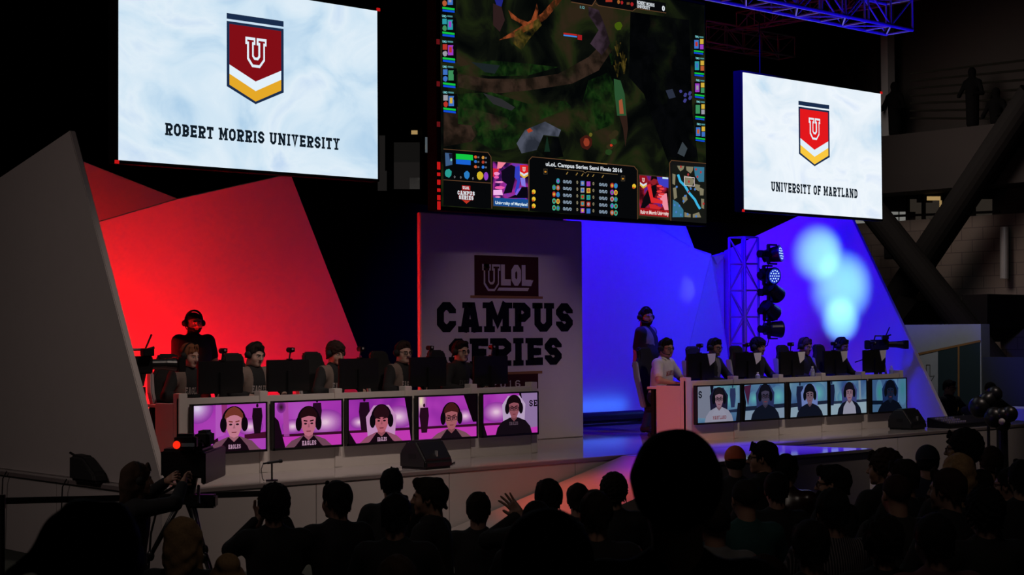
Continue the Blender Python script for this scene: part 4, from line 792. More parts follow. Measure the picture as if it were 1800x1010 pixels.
def monitor(label, grp, uc, v, zt, rz=0.0, cover=False):
    t = thing('computer_monitor', label, 'monitor', (uc, v, zt), group=grp)
    bld(MB().box((uc - .27, v - .02, zt + .10), (uc + .27, v + .02, zt + .44)), 'panel', m_plastic, t, bevel=0.006)
    bld(MB().box((uc - .255, v + .0202, zt + .115), (uc + .255, v + .021, zt + .425)), 'display', emi('monitor_glow', (40, 44, 50), 0.6), t)
    bld(MB().box((uc - .03, v - .05, zt + .015), (uc + .03, v - .02, zt + .32)), 'stand', m_plastic, t, bevel=0.004)
    bld(MB().box((uc - .11, v - .1, zt), (uc + .11, v + .09, zt + .015)), 'base', m_plastic, t, bevel=0.003)
    t.rotation_euler.z = rz
    return t
def webcam(label, grp, uc, v, z):
    t = thing('webcam', label, 'webcam', (uc, v, z), group=grp)
    bld(MB().box((uc - .02, v - .03, z), (uc + .02, v + .03, z + .012)).cyl((uc, v, z + .01), (uc + .012, v, z + .075), .008).cyl((uc + .012, v, z + .07), (uc + .02, v, z + .09), .012), 'clip_stem', m_plastic, t)
    bld(MB().cyl((uc + .02, v - .03, z + .105), (uc + .02, v + .05, z + .105), .028, n=14).box((uc - .012, v - .03, z + .085), (uc + .05, v + .0, z + .13)), 'camera_body', m_plastic, t)
    bld(MB().cyl((uc + .02, v - .036, z + .112), (uc + .02, v - .029, z + .112), .012), 'badge', m_alu, t)
    return t
VM = 14.86
def front(i, n=5): return ['first', 'second', 'third', 'fourth', 'fifth'][i]
monL = [387, 506, 630, 752, 862]; monR = [1231, 1313, 1391, 1467, 1536]
MU_L = [at_v(x, 655, VM).x for x in monL]; MU_R = [at_v(x, 640, VM).x for x in monR]
wt_ = ['left end of the left desk, before the ginger player', 'second on the left desk, before the bowing player', 'third on the left desk, before the shaggy player', 'fourth on the left desk, before the glasses wearer', 'right end of the left desk, against the banner lettering']
wr_ = ['left end of the right desk, beside the white shirt player', 'second along the right desk, near the water cup', 'third along the right desk, left of the clear bottle', 'fourth along the right desk', 'right end of the right desk, under the broadcast camera']
for i in range(5):
    monitor('black monitor seen from behind, ' + wt_[i], 'monitors on the left desk', MU_L[i], VM, ZTL); webcam('small webcam on a stalk above the monitor ' + wt_[i].split(',')[0], 'webcams on the left monitors', MU_L[i] + .02, VM, ZTL + .44)
    monitor('black monitor seen from behind, ' + wr_[i], 'monitors on the right desk', MU_R[i], VM, ZTR); webcam('small webcam on a stalk above the monitor ' + wr_[i].split(',')[0], 'webcams on the right monitors', MU_R[i] - .02, VM, ZTR + .44)
# pale adjustment sheets hung on the right team's monitor backs
m_paper = mat('white_sheet', (0.75, 0.74, 0.72), 0.6)
for i in range(5):
    u = MU_R[i] + .2; tag(MB().prism([(u - .08, VM - .026, ZTR + .43), (u + .09, VM - .026, ZTR + .435), (u + .07, VM - .026, ZTR + .33), (u - .03, VM - .026, ZTR + .27)], (0, .003, 0)).build('taped_sheet', m_paper), 'pale sheet on the back of the monitor ' + wr_[i].split(',')[0], 'sheet', 'sheets on the right monitors')

# keyboards and mice on both desks
def keyboard(uc, v, zt, lb, grp):
    t = thing('keyboard', lb, 'keyboard', (uc, v, zt), group=grp)
    bld(MB().box((uc - .21, v - .07, zt), (uc + .21, v + .07, zt + .02)), 'case', m_plastic, t, bevel=.004)
    mb = MB()
    for r in range(5):
        for c in range(14): mb.box((uc - .2 + c * .0288, v - .06 + r * .0244, zt + .02), (uc - .175 + c * .0288, v - .04 + r * .0244, zt + .028))
    bld(mb, 'keycaps', m_rubber, t)['kind'] = 'stuff'
def mouse(uc, v, zt, lb, grp):
    t = MB().ball((0, 0, .012), (.032, .058, .024)).build('computer_mouse', m_plastic, smooth=True); t.location = (uc, v, zt); tag(t, lb, 'mouse', grp)
PV = 15.34
# ------------------------------------------------------------------ gaming chairs
def chair_proto():
    t = thing('gaming_chair', 'x', 'chair', (0, 0, 0)); m_side = mat('pale_chair_side', (0.42, 0.38, 0.38), 0.5)
    # faces -Y
    MB().box((-.25, -.26, .33), (.25, .24, .41)).build('seat', m_rubber, t, bevel=.03)
    MB().prism([(-.2, .22, .38), (.2, .22, .38), (.27, .29, .80), (.25, .33, .98), (.15, .36, 1.10), (.14, .38, 1.2), (.10, .39, 1.23), (-.10, .39, 1.23), (-.14, .38, 1.2), (-.15, .36, 1.10), (-.25, .33, .98), (-.27, .29, .80)], (0, .07, 0)).build('backrest', m_rubber, t, bevel=.02, seg=3)
    for s in (-1, 1):
        MB().prism([(s * .205, .2, .40), (s * .255, .2, .40), (s * .325, .26, .82), (s * .295, .31, 1.03), (s * .24, .325, 1.03), (s * .265, .27, .82)], (0, .085, 0)).build('side_bolster', m_side, t, bevel=.012)
        MB().box((s * .3 - .035, -.15, .64), (s * .3 + .035, .12, .67)).box((s * .3 - .015, -.03, .37), (s * .3 + .015, .03, .64)).build('armrest', m_plastic, t, bevel=.006)
    MB().cyl((0, 0, .1), (0, 0, .33), .03).build('gas_column', m_steel, t)
    mb = MB()
    for k in range(5):
        a = 2 * PI * k / 5 + .3; mb.bar((0, 0, .1), (.3 * math.cos(a), .3 * math.sin(a), .075), .05, .035)
    mb.build('star_base', m_plastic, t)
    for k in range(5):
        a = 2 * PI * k / 5 + .3; x, y = .3 * math.cos(a), .3 * math.sin(a); MB().cyl((x - .02, y, .03), (x + .02, y, .03), .03).build('caster', m_plastic, t)
    return t
plx = [332, 447, 588, 706, 808]; prx = [1168, 1254, 1331, 1413, 1477]
PUL = [at_v(x, 640, PV).x for x in plx]; PUR = [at_v(x, 630, PV).x for x in prx]
chp = chair_proto(); first = True
for i in range(10):
    lf_ = i < 5; u = (PUL if lf_ else PUR)[i % 5]; lab = ('black gaming chair with pale sides, behind ' + ['the ginger player in headset', 'the dark haired player second on the left desk', 'the shaggy haired player', 'the player in glasses and grey shoulders', 'the player before the banner lettering', 'the player in white lettered shirt', 'the player with a mic boom in black jacket', 'the player below the light tower', 'the brown haired player on the right desk', 'the last player on the right desk'][i])
    loc = (u + (.08 if lf_ else .16), PV + .09, STAGE); rz = .1
    c = chp if first else copy_tree(chp); first = False
    c.location = loc; c.rotation_euler.z = rz; c['label'] = lab; c['group'] = 'gaming chairs of the ' + ('left' if lf_ else 'right') + ' team'

# bottles and a cup on the right desk
def bottle(px, py, lb, h=.2):
    p = at_z(px, py, ZTR); p = V3((at_v(px, py, 14.66).x, 14.66, ZTR))
    mg = M.get('clear_plastic')
    if not mg:
        mg = bpy.data.materials.new('clear_plastic'); mg.use_nodes = True; b = mg.node_tree.nodes['Principled BSDF']; b.inputs['Base Color'].default_value = (.9, .93, 1, 1); b.inputs['Roughness'].default_value = .12; b.inputs['Transmission Weight'].default_value = .75; b.inputs['IOR'].default_value = 1.2; M['clear_plastic'] = mg
    t = thing('water_bottle', lb, 'bottle', p, group='water bottles on the right desk')
    pr = [(0, 0), (.032, 0), (.034, .01), (.033, h * .3), (.031, h * .35), (.034, h * .4), (.034, h * .68), (.026, h * .8), (.013, h * .88), (.013, h * .92)]
    mb = MB(); n = 16; vs = []
    for r, z in pr:
        for k in range(n): vs.append((r * math.cos(2 * PI * k / n), r * math.sin(2 * PI * k / n), z))
    mb.add(vs, [(i * n + k, i * n + (k + 1) % n, (i + 1) * n + (k + 1) % n, (i + 1) * n + k) for i in range(len(pr) - 1) for k in range(n)]); mb.build('bottle_body', mg, t, smooth=True)
    MB().cyl((0, 0, h * .91), (0, 0, h), .016).build('cap', m_paper, t); MB().cyl((0, 0, h * .42), (0, 0, h * .66), .0345, n=16, caps=False).build('paper_label', mat('bottle_label', (.35, .4, .55), .5), t)
bottle(1428, 657, 'taller clear water bottle, right of the third monitor on the right desk', .23)
bottle(1332, 662, 'small clear water bottle, right of the second monitor on the right desk', .17)
bottle(1567, 650, 'clear water bottle at the right end of the right desk', .2)

# ------------------------------------------------------------------ trusses and lamps
def truss(name, label, p, q, s, seg=0.5, side=None, t_r=0.024, up=(0, 0, 1), cat='truss', group=None, three=False):
    p, q = V3(p), V3(q); d = (q - p).normalized(); U = V3(up); r = d.cross(U).normalized()
    t = thing(name, label, cat, p, group=group); cs = [p, p + r * s, p + r * s + U * s, p + U * s]; L = (q - p).length
    for c in cs: bld(MB().cyl(c, c + d * L, t_r, n=8), 'chord', m_alu, t, smooth=True)
    mb = MB(); n = max(2, round(L / seg))
    for i in range(n + 1):
        o = d * (L * i / n)
        for a in range(4):
            A, B = cs[a], cs[(a + 1) % 4]; mb.cyl(A + o, B + o, t_r * .6, n=6)
            if i < n:
                o2 = d * (L * (i + 1) / n)
                if (i + a) % 2: mb.cyl(A + o, B + o2, t_r * .5, n=6)
                else: mb.cyl(B + o, A + o2, t_r * .5, n=6)
    bld(mb, 'lacing', m_alu, t)
    if name == 'lighting_truss':
        for k in (.12, .88): c = p.lerp(q, k) + r * s / 2 + U * s; bld(MB().cyl(c, (c.x, c.y, HZ - .004), .012, n=6), 'sling', m_black, t)
    return t
e1 = at_v(1604, 53, 12.8); 
truss('lighting_truss', 'blue lit box truss hung high over the stage front, ending at the right', (e1.x, 12.8, e1.z), (7.0, 12.8, e1.z), .42, .5)
a = at_u(1313, 56, 24.0); b = at_u(1452, 26, 24.0); zm = (a.z + b.z) / 2
truss('lighting_truss', 'thin blue lit truss running backwards behind the larger box truss', (24.0, a.y, zm), (24.0, b.y - 2, zm), .3, .45, t_r=.018)
a = at_v(1397, 97, 20.6); b = at_v(1290, 84, 20.6); zm = (a.z + b.z) / 2
truss('lighting_truss', 'dim short truss just above the right LED wall', (a.x, 20.6, zm), (b.x - .8, 20.6, zm), .4, .5, t_r=.02)
a = at_v(1605, 14, 12.9)
truss('lighting_truss', 'blue lit truss crossing off the top right corner', (e1.x + .1, 12.6, e1.z + .42), (e1.x + .1, 4.0, e1.z + .42), .3, .5, t_r=.018)
# lamp tower on the stage
VTW = 16.6; tb = V3((at_v(1311, 600, VTW).x, VTW, STAGE)); ttop = at_v(1311, 416, VTW).z; tr_ = at_v(1334, 600, VTW).x
truss('light_tower', 'upright aluminium truss tower carrying five lamps on the right of the stage', V3((tr_, VTW, STAGE)), (tr_, VTW, ttop), tr_ - tb.x, .42, up=(0, 1, 0), t_r=.02)
MB_ = MB().box((tb.x - .1, VTW - .1, STAGE), (tr_ + .1, VTW + .35, STAGE + .02)); o = MB_.build('base_plate', m_steel); o.parent = bpy.data.objects['light_tower']; o.matrix_parent_inverse = Matrix.Translation(-V3(bpy.data.objects['light_tower'].location))
m_lens = emi('lamp_lens_blue', (30, 50, 190), 0.9); m_lens_w = emi('lamp_led_white', (170, 200, 255), 1.6)
def fixture(px, py, dirn, lit, lb):
    c = at_v(px, py, VTW - .05); d = V3(dirn).normalized(); t = thing('moving_head_lamp', lb, 'stage lamp', c, group='lamps on the light tower')
    r = d.orthogonal().normalized(); q = d.to_track_quat('Z', 'Y').to_matrix()
    # body: barrel with a finned back
    mb = MB().cyl(c - d * .10, c + d * .08, .11, .135, 20); mb.cyl(c - d * .2, c - d * .10, .075, .11, 20)
    for k in range(4): mb.cyl(c - d * (.19 - k * .025), c - d * (.18 - k * .025), .1, .1, 20)
    bld(mb, 'lamp_head', m_plastic, t, bevel=.004)
    bld(MB().cyl(c + d * .08, c + d * .10, .137, .137, 20), 'bezel', m_plastic, t)
    mb = MB(); mb.cyl(c + d * .1, c + d * .103, .118, .118, 20, 0)
    for k in range(19):
        rr, a = (0, 0) if k == 0 else ((.045, k * PI / 3) if k < 7 else (.088, k * PI / 6)); o = q @ V3((rr * math.cos(a), rr * math.sin(a), 0)); mb.cyl(c + o + d * .103, c + o + d * .107, .011, .011, 8, 1)
    bld(mb, 'lens', [m_lens if lit else m_glass_black, m_lens_w if lit else mat('dead_led', (.1, .12, .2), .3)], t)
    x = tr_ + .0
    yk = MB(); s = V3((0, 0, 1)); side = V3((1, 0, 0))
    yk.bar((x, c.y, c.z), (c.x - .16, c.y, c.z), .09, .09); yk.bar((c.x - .16, c.y, c.z - .15), (c.x - .16, c.y, c.z + .15), .05, .03)
    for sg in (-1, 1): yk.bar((c.x - .16, c.y, c.z + sg * .15), (c.x + .03, c.y, c.z + sg * .15), .05, .025)
    bld(yk, 'yoke', m_plastic, t); bld(MB().cyl((tr_ - .03, c.y, c.z), (tr_ + .04, c.y, c.z), .06, n=12), 'clamp', m_steel, t)
    pts = [V3((c.x - .15, c.y, c.z - .12)), V3((c.x - .2, c.y, c.z - .25)), V3((tr_ + .06, c.y + .02, c.z - .3)), V3((tr_, c.y + .03, c.z - .22))]
    bld(MB().tube(pts, .008, 6), 'power_cable', m_rubber, t)
    return c, d
fixture(1362, 447, (.25, -.62, .1), True, 'topmost stage lamp on the tower, its blue lens lit')
fixture(1354, 484, (-.12, -.7, -.08), True, 'second stage lamp from the top of the tower, lit blue lens toward us')
fixture(1362, 514, (.75, .05, -.45), False, 'third stage lamp on the tower, dark and tipped down right')
fixture(1355, 546, (.8, .1, -.4), False, 'fourth stage lamp on the tower, dark and tipped right')
fixture(1363, 578, (.7, -.32, -.02), True, 'lowest stage lamp on the tower, lit edge facing right')
# lamp bar at the foot of the blue backdrop
lb0 = at_v(1030, 752, 18.0); lb1 = at_v(1128, 748, 18.0)
t = thing('floor_lamp_bar', 'long black lamp bar on the floor before the blue backdrop', 'stage lamp', ((lb0.x + lb1.x) / 2, 18.0, STAGE))
bld(MB().cyl((lb0.x - .3, 18.0, STAGE + .12), (lb1.x, 18.0, STAGE + .12), .09, n=16), 'housing', m_plastic, t, bevel=.01)
bld(MB().box((lb0.x - .3, 17.9, STAGE), (lb0.x - .2, 18.1, STAGE + .06)).box((lb1.x - .12, 17.88, STAGE), (lb1.x - .02, 18.12, STAGE + .06)).box((lb0.x - .3, 17.86, STAGE), (lb1.x + .1, 17.92, STAGE + .035)), 'foot', m_plastic, t)

# ------------------------------------------------------------------ floor speakers
def wedge(px, py, v, w, lb, mir=1):
    p = at_v(px, py, v); t = thing('floor_speaker', lb, 'speaker', (p.x, v, STAGE), .12)
    h = .30
    MB().prism([(-w / 2, -.2, 0), (-w / 2, .2, 0), (-w / 2, .2, h * .55), (-w / 2, .08, h), (-w / 2, -.05, h), (-w / 2, -.2, h * .3)], (w, 0, 0)).build('cabinet', m_plastic, t, bevel=.025, seg=3)
    MB().box((-w / 2 - .004, -.05, .11), (-w / 2, .05, .16)).build('handle_cup', m_rubber, t)
    MB().box((-.02, -.178, .13), (-.005, -.15, .19)).build('badge', m_alu, t)
    MB().tube([(w / 2, .15, .06), (w / 2 + .1, .18, .01), (w / 2 + .3, .1, .008), (w / 2 + .45, .2, .008)], .008, 6).build('cable', m_rubber, t)
    return t
wedge(749, 822, 13.74, .43, 'black floor speaker at the stage edge before the left desk')
wedge(1595, 760, 14.02, .46, 'black floor speaker at the stage edge before the right desk')

# ------------------------------------------------------------------ microphone on a short stand
p = at_z(478, 846, STAGE); p.y = VF + .12; p = V3((at_v(478, 846, VF + .12).x, VF + .12, STAGE))
t = thing('microphone_stand', 'short stand with a microphone lying across its top at the stage edge', 'microphone', p)
MB().cyl((0, 0, 0), (0, 0, .012), .06, n=20).build('base', m_plastic, t); MB().cyl((0, 0, .01), (0, 0, .17), .009).build('stem', m_plastic, t)
MB().cyl((-.05, .0, .178), (.09, -.0, .186), .013, n=12).cyl((.09, 0, .186), (.115, 0, .187), .018, n=12).cyl((-.1, 0, .175), (-.05, 0, .178), .009).build('microphone', m_plastic, t)
MB().tube([(-.1, 0, .175), (-.125, 0, .12), (-.11, 0, .03), (-.09, 0, .006)], .004, 6).build('cable', m_rubber, t)

# ------------------------------------------------------------------ broadcast cameras
def tripod(t, top, foot_z, spread, r=.016, rot=0.3):
    top = V3(top)
    for k in range(3):
        a = rot + 2 * PI * k / 3; f = V3((top.x + spread * math.cos(a), top.y + spread * math.sin(a), foot_z)); m = top.lerp(f, .55)
        mb = MB().cyl(top + V3((.05 * math.cos(a), .05 * math.sin(a), 0)), m, r * 1.0, n=8).cyl(top + V3((.05 * math.cos(a + .9), .05 * math.sin(a + .9), 0)), m, r * .9, n=8).cyl(m, f, r * .85, n=8).ball(m, (r * 1.7, r * 1.7, r * 2.4)).ball(f + V3((0, 0, r)), (r * 1.5, r * 1.5, r))
        bld(mb, 'leg', m_plastic, t, smooth=True)
    bld(MB().cyl(top - V3((0, 0, .05)), top + V3((0, 0, .04)), .075, n=16), 'tripod_bowl', m_plastic, t)
def video_camera(label, c, yaw, foot_z, spread, k=1.0, rot=.3):
    c = V3(c); t = thing('video_camera', label, 'video camera', (c.x, c.y, foot_z)); R_ = Matrix.Rotation(yaw, 4, 'Z')
    W = lambda x, y, z: c + (R_ @ V3((x * k, y * k, z * k)))       # lens along +x
    def bx(mb, a, b):
        vs = [W(x, y, z) for z in (a[2], b[2]) for x, y in ((a[0], a[1]), (b[0], a[1]), (b[0], b[1]), (a[0], b[1]))]
        return mb.add(vs, [(0, 3, 2, 1), (4, 5, 6, 7), (0, 1, 5, 4), (1, 2, 6, 5), (2, 3, 7, 6), (3, 0, 4, 7)])
    bld(bx(bx(MB(), (-.2, -.07, -.09), (.14, .07, .1)), (-.3, -.05, -.08), (-.2, .05, .09)), 'camera_body', m_plastic, t, bevel=.012)
    bld(MB().cyl(W(.14, 0, .01), W(.3, 0, .01), .055 * k, .06 * k, 18).cyl(W(.3, 0, .01), W(.42, 0, .0), .062 * k, .075 * k, 18), 'lens', m_plastic, t)
    bld(bx(MB(), (.42, -.1, -.075), (.5, .1, .085)), 'lens_hood', m_plastic, t, bevel=.006)
    bld(MB().tube([W(-.12, 0, .1), W(-.1, 0, .17), W(.08, 0, .17), W(.12, 0, .1)], .013 * k, 8), 'carry_handle', m_plastic, t)
    bld(bx(MB(), (.0, -.16, .1), (.12, -.05, .18)), 'viewfinder', m_plastic, t, bevel=.006)
    bld(MB().tube([W(.06, .09, .05), W(.12, .12, .16), W(.2, .13, .33)], .011 * k, 8).tube([W(.12, .12, .16), W(.22, .1, .19)], .014 * k, 8), 'shotgun_microphone', m_rubber, t)
    bld(MB().cyl(W(0, 0, -.22), W(0, 0, -.09), .06 * k, .085 * k, 16), 'fluid_head', m_plastic, t)
    bld(MB().tube([W(-.02, .07, -.17), W(-.45, .16, -.32)], .012 * k, 8), 'pan_bar', m_plastic, t)
    tripod(t, W(0, 0, -.27), foot_z, spread, .016, rot); return t
cL = at_u(246, 640, 8.75); cL = at_v(243, 642, 14.95)
video_camera('black video camera on a tripod beside the grey wing wall, aimed along the left team', cL, -.15, STAGE, .34, .95, .9)
cR = at_v(1548, 606, 15.4)
video_camera('black video camera on a tripod at the right end of the right desk', cR, -.74, STAGE, .26, .85, .6)

# large studio camera in the crowd pit
c = at_d(331, 812, 14.2); gx, gy = c.x, c.y
t = thing('studio_camera', 'large black studio camera with a red tally lamp, on a tripod at the left', 'video camera', (gx, gy, 0))
_h = ray(330, 800); a_ = math.atan2(_h.y, _h.x) - .22; R_ = Matrix.Rotation(a_, 4, 'Z'); W = lambda x, y, z: c + (R_ @ V3((x, y, z)))
def bx(mb, a, b, mi=0):
    vs = [W(x, y, z) for z in (a[2], b[2]) for x, y in ((a[0], a[1]), (b[0], a[1]), (b[0], b[1]), (a[0], b[1]))]
    return mb.add(vs, [(0, 3, 2, 1), (4, 5, 6, 7), (0, 1, 5, 4), (1, 2, 6, 5), (2, 3, 7, 6), (3, 0, 4, 7)], mi)
bld(bx(bx(MB(), (-.22, -.19, -.12), (.25, .19, .13)), (-.16, -.15, .12), (.2, .08, .2)), 'camera_body', m_plastic, t, bevel=.025, seg=3)
bld(bx(MB(), (-.24, -.2, -.17), (.62, -.16, .1)), 'side_plate', m_plastic, t, bevel=.01)
bld(bx(MB(), (-.3, -.13, .12), (-.18, .06, .26)), 'viewfinder', m_plastic, t, bevel=.03, seg=3)
bld(bx(MB(), (-.05, -.19, .12), (.2, -.06, .27)), 'viewfinder_hood', m_rubber, t, bevel=.03, seg=3)
bld(MB().ball(W(-.31, .03, .17), (.032, .032, .034)), 'tally_lamp', emi('tally_red', (255, 44, 20), 1.0), t, smooth=True)
bld(bx(MB(), (-.312, -.12, .155), (-.302, -.01, .185)), 'status_strip', mat('status_strip_grey', (.2, .26, .3), .3), t)
bld(MB().cyl(W(.25, 0, 0), W(.62, 0, 0), .1, .12, 20), 'lens', m_plastic, t)
bld(MB().cyl(W(-.06, 0, -.26), W(-.06, 0, -.12), .07, .1, 16), 'fluid_head', m_plastic, t)
bld(bx(MB(), (-.34, -.3, -.36), (-.2, -.05, -.25)), 'battery_box', m_plastic, t, bevel=.015)
bld(MB().tube([W(-.05, .1, -.2), W(-.6, .25, -.3)], .014, 8).tube([W(-.05, -.1, -.2), W(-.6, -.22, -.3)], .014, 8), 'pan_bar', m_plastic, t)
tripod(t, W(-.06, 0, -.3), 0, .55, .02, .5)
m_cab = m_rubber
bld(MB().tube([W(-.1, .15, -.1), W(-.12, .22, -.3), W(-.1, .3, -.6), W(-.05, .35, -1.2), W(.0, .5, -c.z + .02)], .01, 6), 'cable', m_cab, t)

# covered lamp lying on the stage side edge, cables, barrier belt
b0 = at_u(165, 846, 8.1)
t = thing('covered_floor_lamp', 'black hooded floor lamp on the stage edge under the grey wing wall', 'stage lamp', (7.72, b0.y, 0))
b0 = V3((7.88, at_u(165, 846, 7.88).y, STAGE))
t.location = b0 + V3((-.02, 0, 0))
bld(MB().prism([b0 + V3((-.12, .3, 0)), b0 + V3((-.12, .3, .26)), b0 + V3((-.12, .05, .25)), b0 + V3((-.12, -.2, .1)), b0 + V3((-.12, -.25, 0))], (.16, 0, 0)), 'hood', m_rubber, t, bevel=.03, seg=3)
bld(MB().tube([b0 + V3((-.05, .28, .24)), b0 + V3((-.07, .36, .27))], .012, 6), 'hook', m_steel, t)
for px in (8, 113):
    q = at_u(px, 845, U0 - .03); tag(MB().tube([(U0 - .03, q.y - .05, STAGE), (U0 - .05, q.y, STAGE - .08), (U0 - .05, q.y + .02, STAGE - .3), (U0 - .09, q.y + .04, .008), (U0 - .4, q.y + .3, .008)], .007, 6).build('hanging_cable', m_rubber), 'thin black cable hanging down the stage side, ' + ('at the left picture edge' if px < 50 else 'left of the hooded floor lamp'), 'cable', 'cables down the stage side')
# crowd barrier: posts and a belt
def bpost(p, lb):
    t = thing('barrier_post', lb, 'barrier post', (p.x, p.y, 0), group='belt barrier posts')
    MB().cyl((0, 0, 0), (0, 0, .02), .16, n=24).build('base', m_steel, t); MB().cyl((0, 0, .02), (0, 0, p.z + .03), .03, n=16).build('post', m_steel, t, smooth=False)
    MB().cyl((0, 0, p.z - .06), (0, 0, p.z + .05), .036, n=16).build('belt_head', m_plastic, t)
q0 = at_d(2, 880, 13.3)
bpost(q0, 'barrier post at the left picture edge'); bpost(at_d(492, 866, 14.6), 'barrier post hidden behind the crouching photographer')
mb = MB()
for a, b in ((q0, at_d(255, 874, 14.3)), (at_d(255, 874, 14.3), at_d(488, 866, 14.6))): mb.bar(a, b, .006, .052)
tag(mb.build('barrier_belt', m_rubber), 'black retractable belt stretched before the stage at the left', 'barrier belt')

# ------------------------------------------------------------------ desk gear at the right end of the stage
g = at_z(1692, 744, STAGE + .02); 
t = thing('mixing_console', 'black control console with pink lit top at the right end of the stage', 'console', (g.x + .3, 13.75, STAGE))
gx = at_v(1660, 748, 13.7).x; gx2 = at_v(1742, 745, 13.7).x
bld(MB().prism([(gx, 13.6, STAGE), (gx, 13.6, STAGE + .06), (gx, 14.0, STAGE + .15), (gx, 14.0, STAGE)], (gx2 - gx, 0, 0)), 'case', m_plastic, t, bevel=.008)
mb = MB()
for i in range(8):
    for j in range(3): mb.box((gx + .06 + i * .06, 13.66 + j * .1, STAGE + .076 + j * .0225), (gx + .09 + i * .06, 13.70 + j * .1, STAGE + .1 + j * .0225))
bld(mb, 'faders', mat('fader_caps', (.35, .3, .32), .4), t)
# camera crane arm
def crane(label, pb, tz, segs, r):
    t = thing('camera_crane', label, 'camera crane', (pb.x, pb.y, 0))
    bld(MB().cyl((pb.x, pb.y, 0), (pb.x, pb.y, tz), r, r * .9, 14), 'column', m_plastic, t); bld(MB().cyl((pb.x, pb.y, 0), (pb.x, pb.y, .05), r * 3.2, n=20), 'base', m_plastic, t)
    for a, b, ra, rb in segs: bld(MB().cyl(a, b, ra, rb, 14).ball(a, (ra * 1.15,) * 3).ball(b, (rb * 1.15,) * 3), 'arm', m_plastic, t, smooth=True)
    return t
D1 = 23.5
pb = at_d(1762, 790, D1); k1, k2 = at_d(1762, 745, D1), at_d(1775, 728, D1 - .1)
t = crane('jointed black camera crane at the far right, pale knob at its elbow', pb, k1.z, [(k1, at_d(1748, 733, D1), .1, .12), (at_d(1748, 733, D1), at_d(1775, 727, D1 - .1), .13, .1)], .085)
bld(MB().ball(at_d(1761, 740, D1 - .13), (.05, .05, .05)), 'knob', m_white, t, smooth=True)
D2 = 23.8
pb = at_d(1738, 790, D2)
t = crane('thin black lamp post with a drooping hooded head at the far right', pb, at_d(1738, 718, D2).z, [(at_d(1738, 726, D2), at_d(1722, 715, D2), .07, .13), (at_d(1722, 715, D2), at_d(1748, 692, D2), .14, .1)], .024)
# ------------------------------------------------------------------ booth beyond the stage at the right
UBH = 27.2
m_booth = mat('booth_white_wall', (.36, .36, .37), .7); m_bteal = mat('booth_dark_teal', (.012, .028, .032), .7)
def onb(x, y, l=0.0): p = at_u(x, y, UBH); return p + V3((-l, 0, 0))
t = thing('exhibition_booth', 'white exhibition booth with gold stripe and dark teal panels beyond the stage', 'booth', (UBH + .2, onb(1650, 700).y, 0))
p0, p1 = onb(1560, 570), onb(1724, 570); zt_ = (p0.z + p1.z) / 2
bld(MB().box((UBH, p1.y, 0), (UBH + .3, p0.y, zt_)), 'wall', m_booth, t)
def bq(pts, l, m, nm): bld(MB().prism([onb(x, y, l) for x, y in pts], (-.004, 0, 0)), nm, m, t)
bq([(1649, 616), (1723, 600.5), (1723, 735), (1649, 735)], .001, m_bteal, 'dark_panel')
bq([(1600, 623), (1724, 597), (1724, 600.5), (1600, 627)], .006, m_gold, 'gold_stripe'); bq([(1684, 608.5), (1687, 608), (1687, 735), (1684, 735)], .006, m_gold, 'gold_post')
mb = MB()
for q in stroke([(1628.5, 641), (1635, 641), (1635, 661), (1642.5, 660), (1637, 669), (1628.5, 669)], 1.0, True): mb.prism([onb(p.x, p.y, .002) for p in q], (-.003, 0, 0))
bld(mb, 'outlined_letter', mat('booth_line', (.06, .05, .04), .7), t)
ct = thing('service_counter', 'white counter at the far right behind the control desk', 'counter', (25.5, at_u(1750, 720, 25.5).y, 0))
pa, pb_ = at_u(1695, 719, 25.6), at_u(1840, 714, 25.6)
bld(MB().box((25.6, pb_.y, 0), (26.2, pa.y, (pa.z + pb_.z) / 2 - .25)), 'base', m_booth, ct); bld(MB().box((25.5, pb_.y, (pa.z + pb_.z) / 2 - .25), (26.25, pa.y, (pa.z + pb_.z) / 2)), 'top', mat('counter_white', (.6, .58, .56), .5), ct)
pc, pd = at_u(1727, 627, 27.0), at_u(1800, 630, 27.0)
o = MB().box((27.0, pd.y, 0), (27.2, pc.y, pc.z)).build('dark_partition', mat('partition_grey', (.03, .032, .036), .8)); tag(o, 'dark grey partition right of the white booth', 'partition')
# ------------------------------------------------------------------ the hall wall at the right
UH = HX1
struct(MB().box((UH, HY0, 0), (UH + .3, HY1, HZ)).build('wall_right', mat('hall_wall_dark', (.03, .026, .023), .9)))
def onh(x, y, l=0.0): p = at_u(x, y, UH); return p + V3((-l, 0, 0))
bm_ = M['block_wall'] = bpy.data.materials.new('block_wall'); bm_.use_nodes = True; nt = bm_.node_tree; B_ = nt.nodes['Principled BSDF']; B_.inputs['Roughness'].default_value = .95
tc = nt.nodes.new('ShaderNodeTexCoord'); mp = nt.nodes.new('ShaderNodeMapping'); mp.inputs['Rotation'].default_value = (PI / 2, 0, PI / 2); br = nt.nodes.new('ShaderNodeTexBrick'); br.inputs['Scale'].default_value = 1.0; br.inputs['Color1'].default_value = (.20, .165, .14, 1); br.inputs['Color2'].default_value = (.17, .14, .12, 1); br.inputs['Mortar'].default_value = (.11, .09, .08, 1); br.inputs['Brick Width'].default_value = .6; br.inputs['Row Height'].default_value = .3; br.inputs['Mortar Size'].default_value = .012
sx = nt.nodes.new('ShaderNodeSeparateXYZ'); cx_ = nt.nodes.new('ShaderNodeCombineXYZ'); nt.links.new(tc.outputs['Object'], sx.inputs[0]); nt.links.new(sx.outputs[1], cx_.inputs[0]); nt.links.new(sx.outputs[2], cx_.inputs[1]); nt.links.new(cx_.outputs[0], br.inputs['Vector']); nt.links.new(br.outputs[0], B_.inputs['Base Color'])
zbt = onh(1600, 388).z
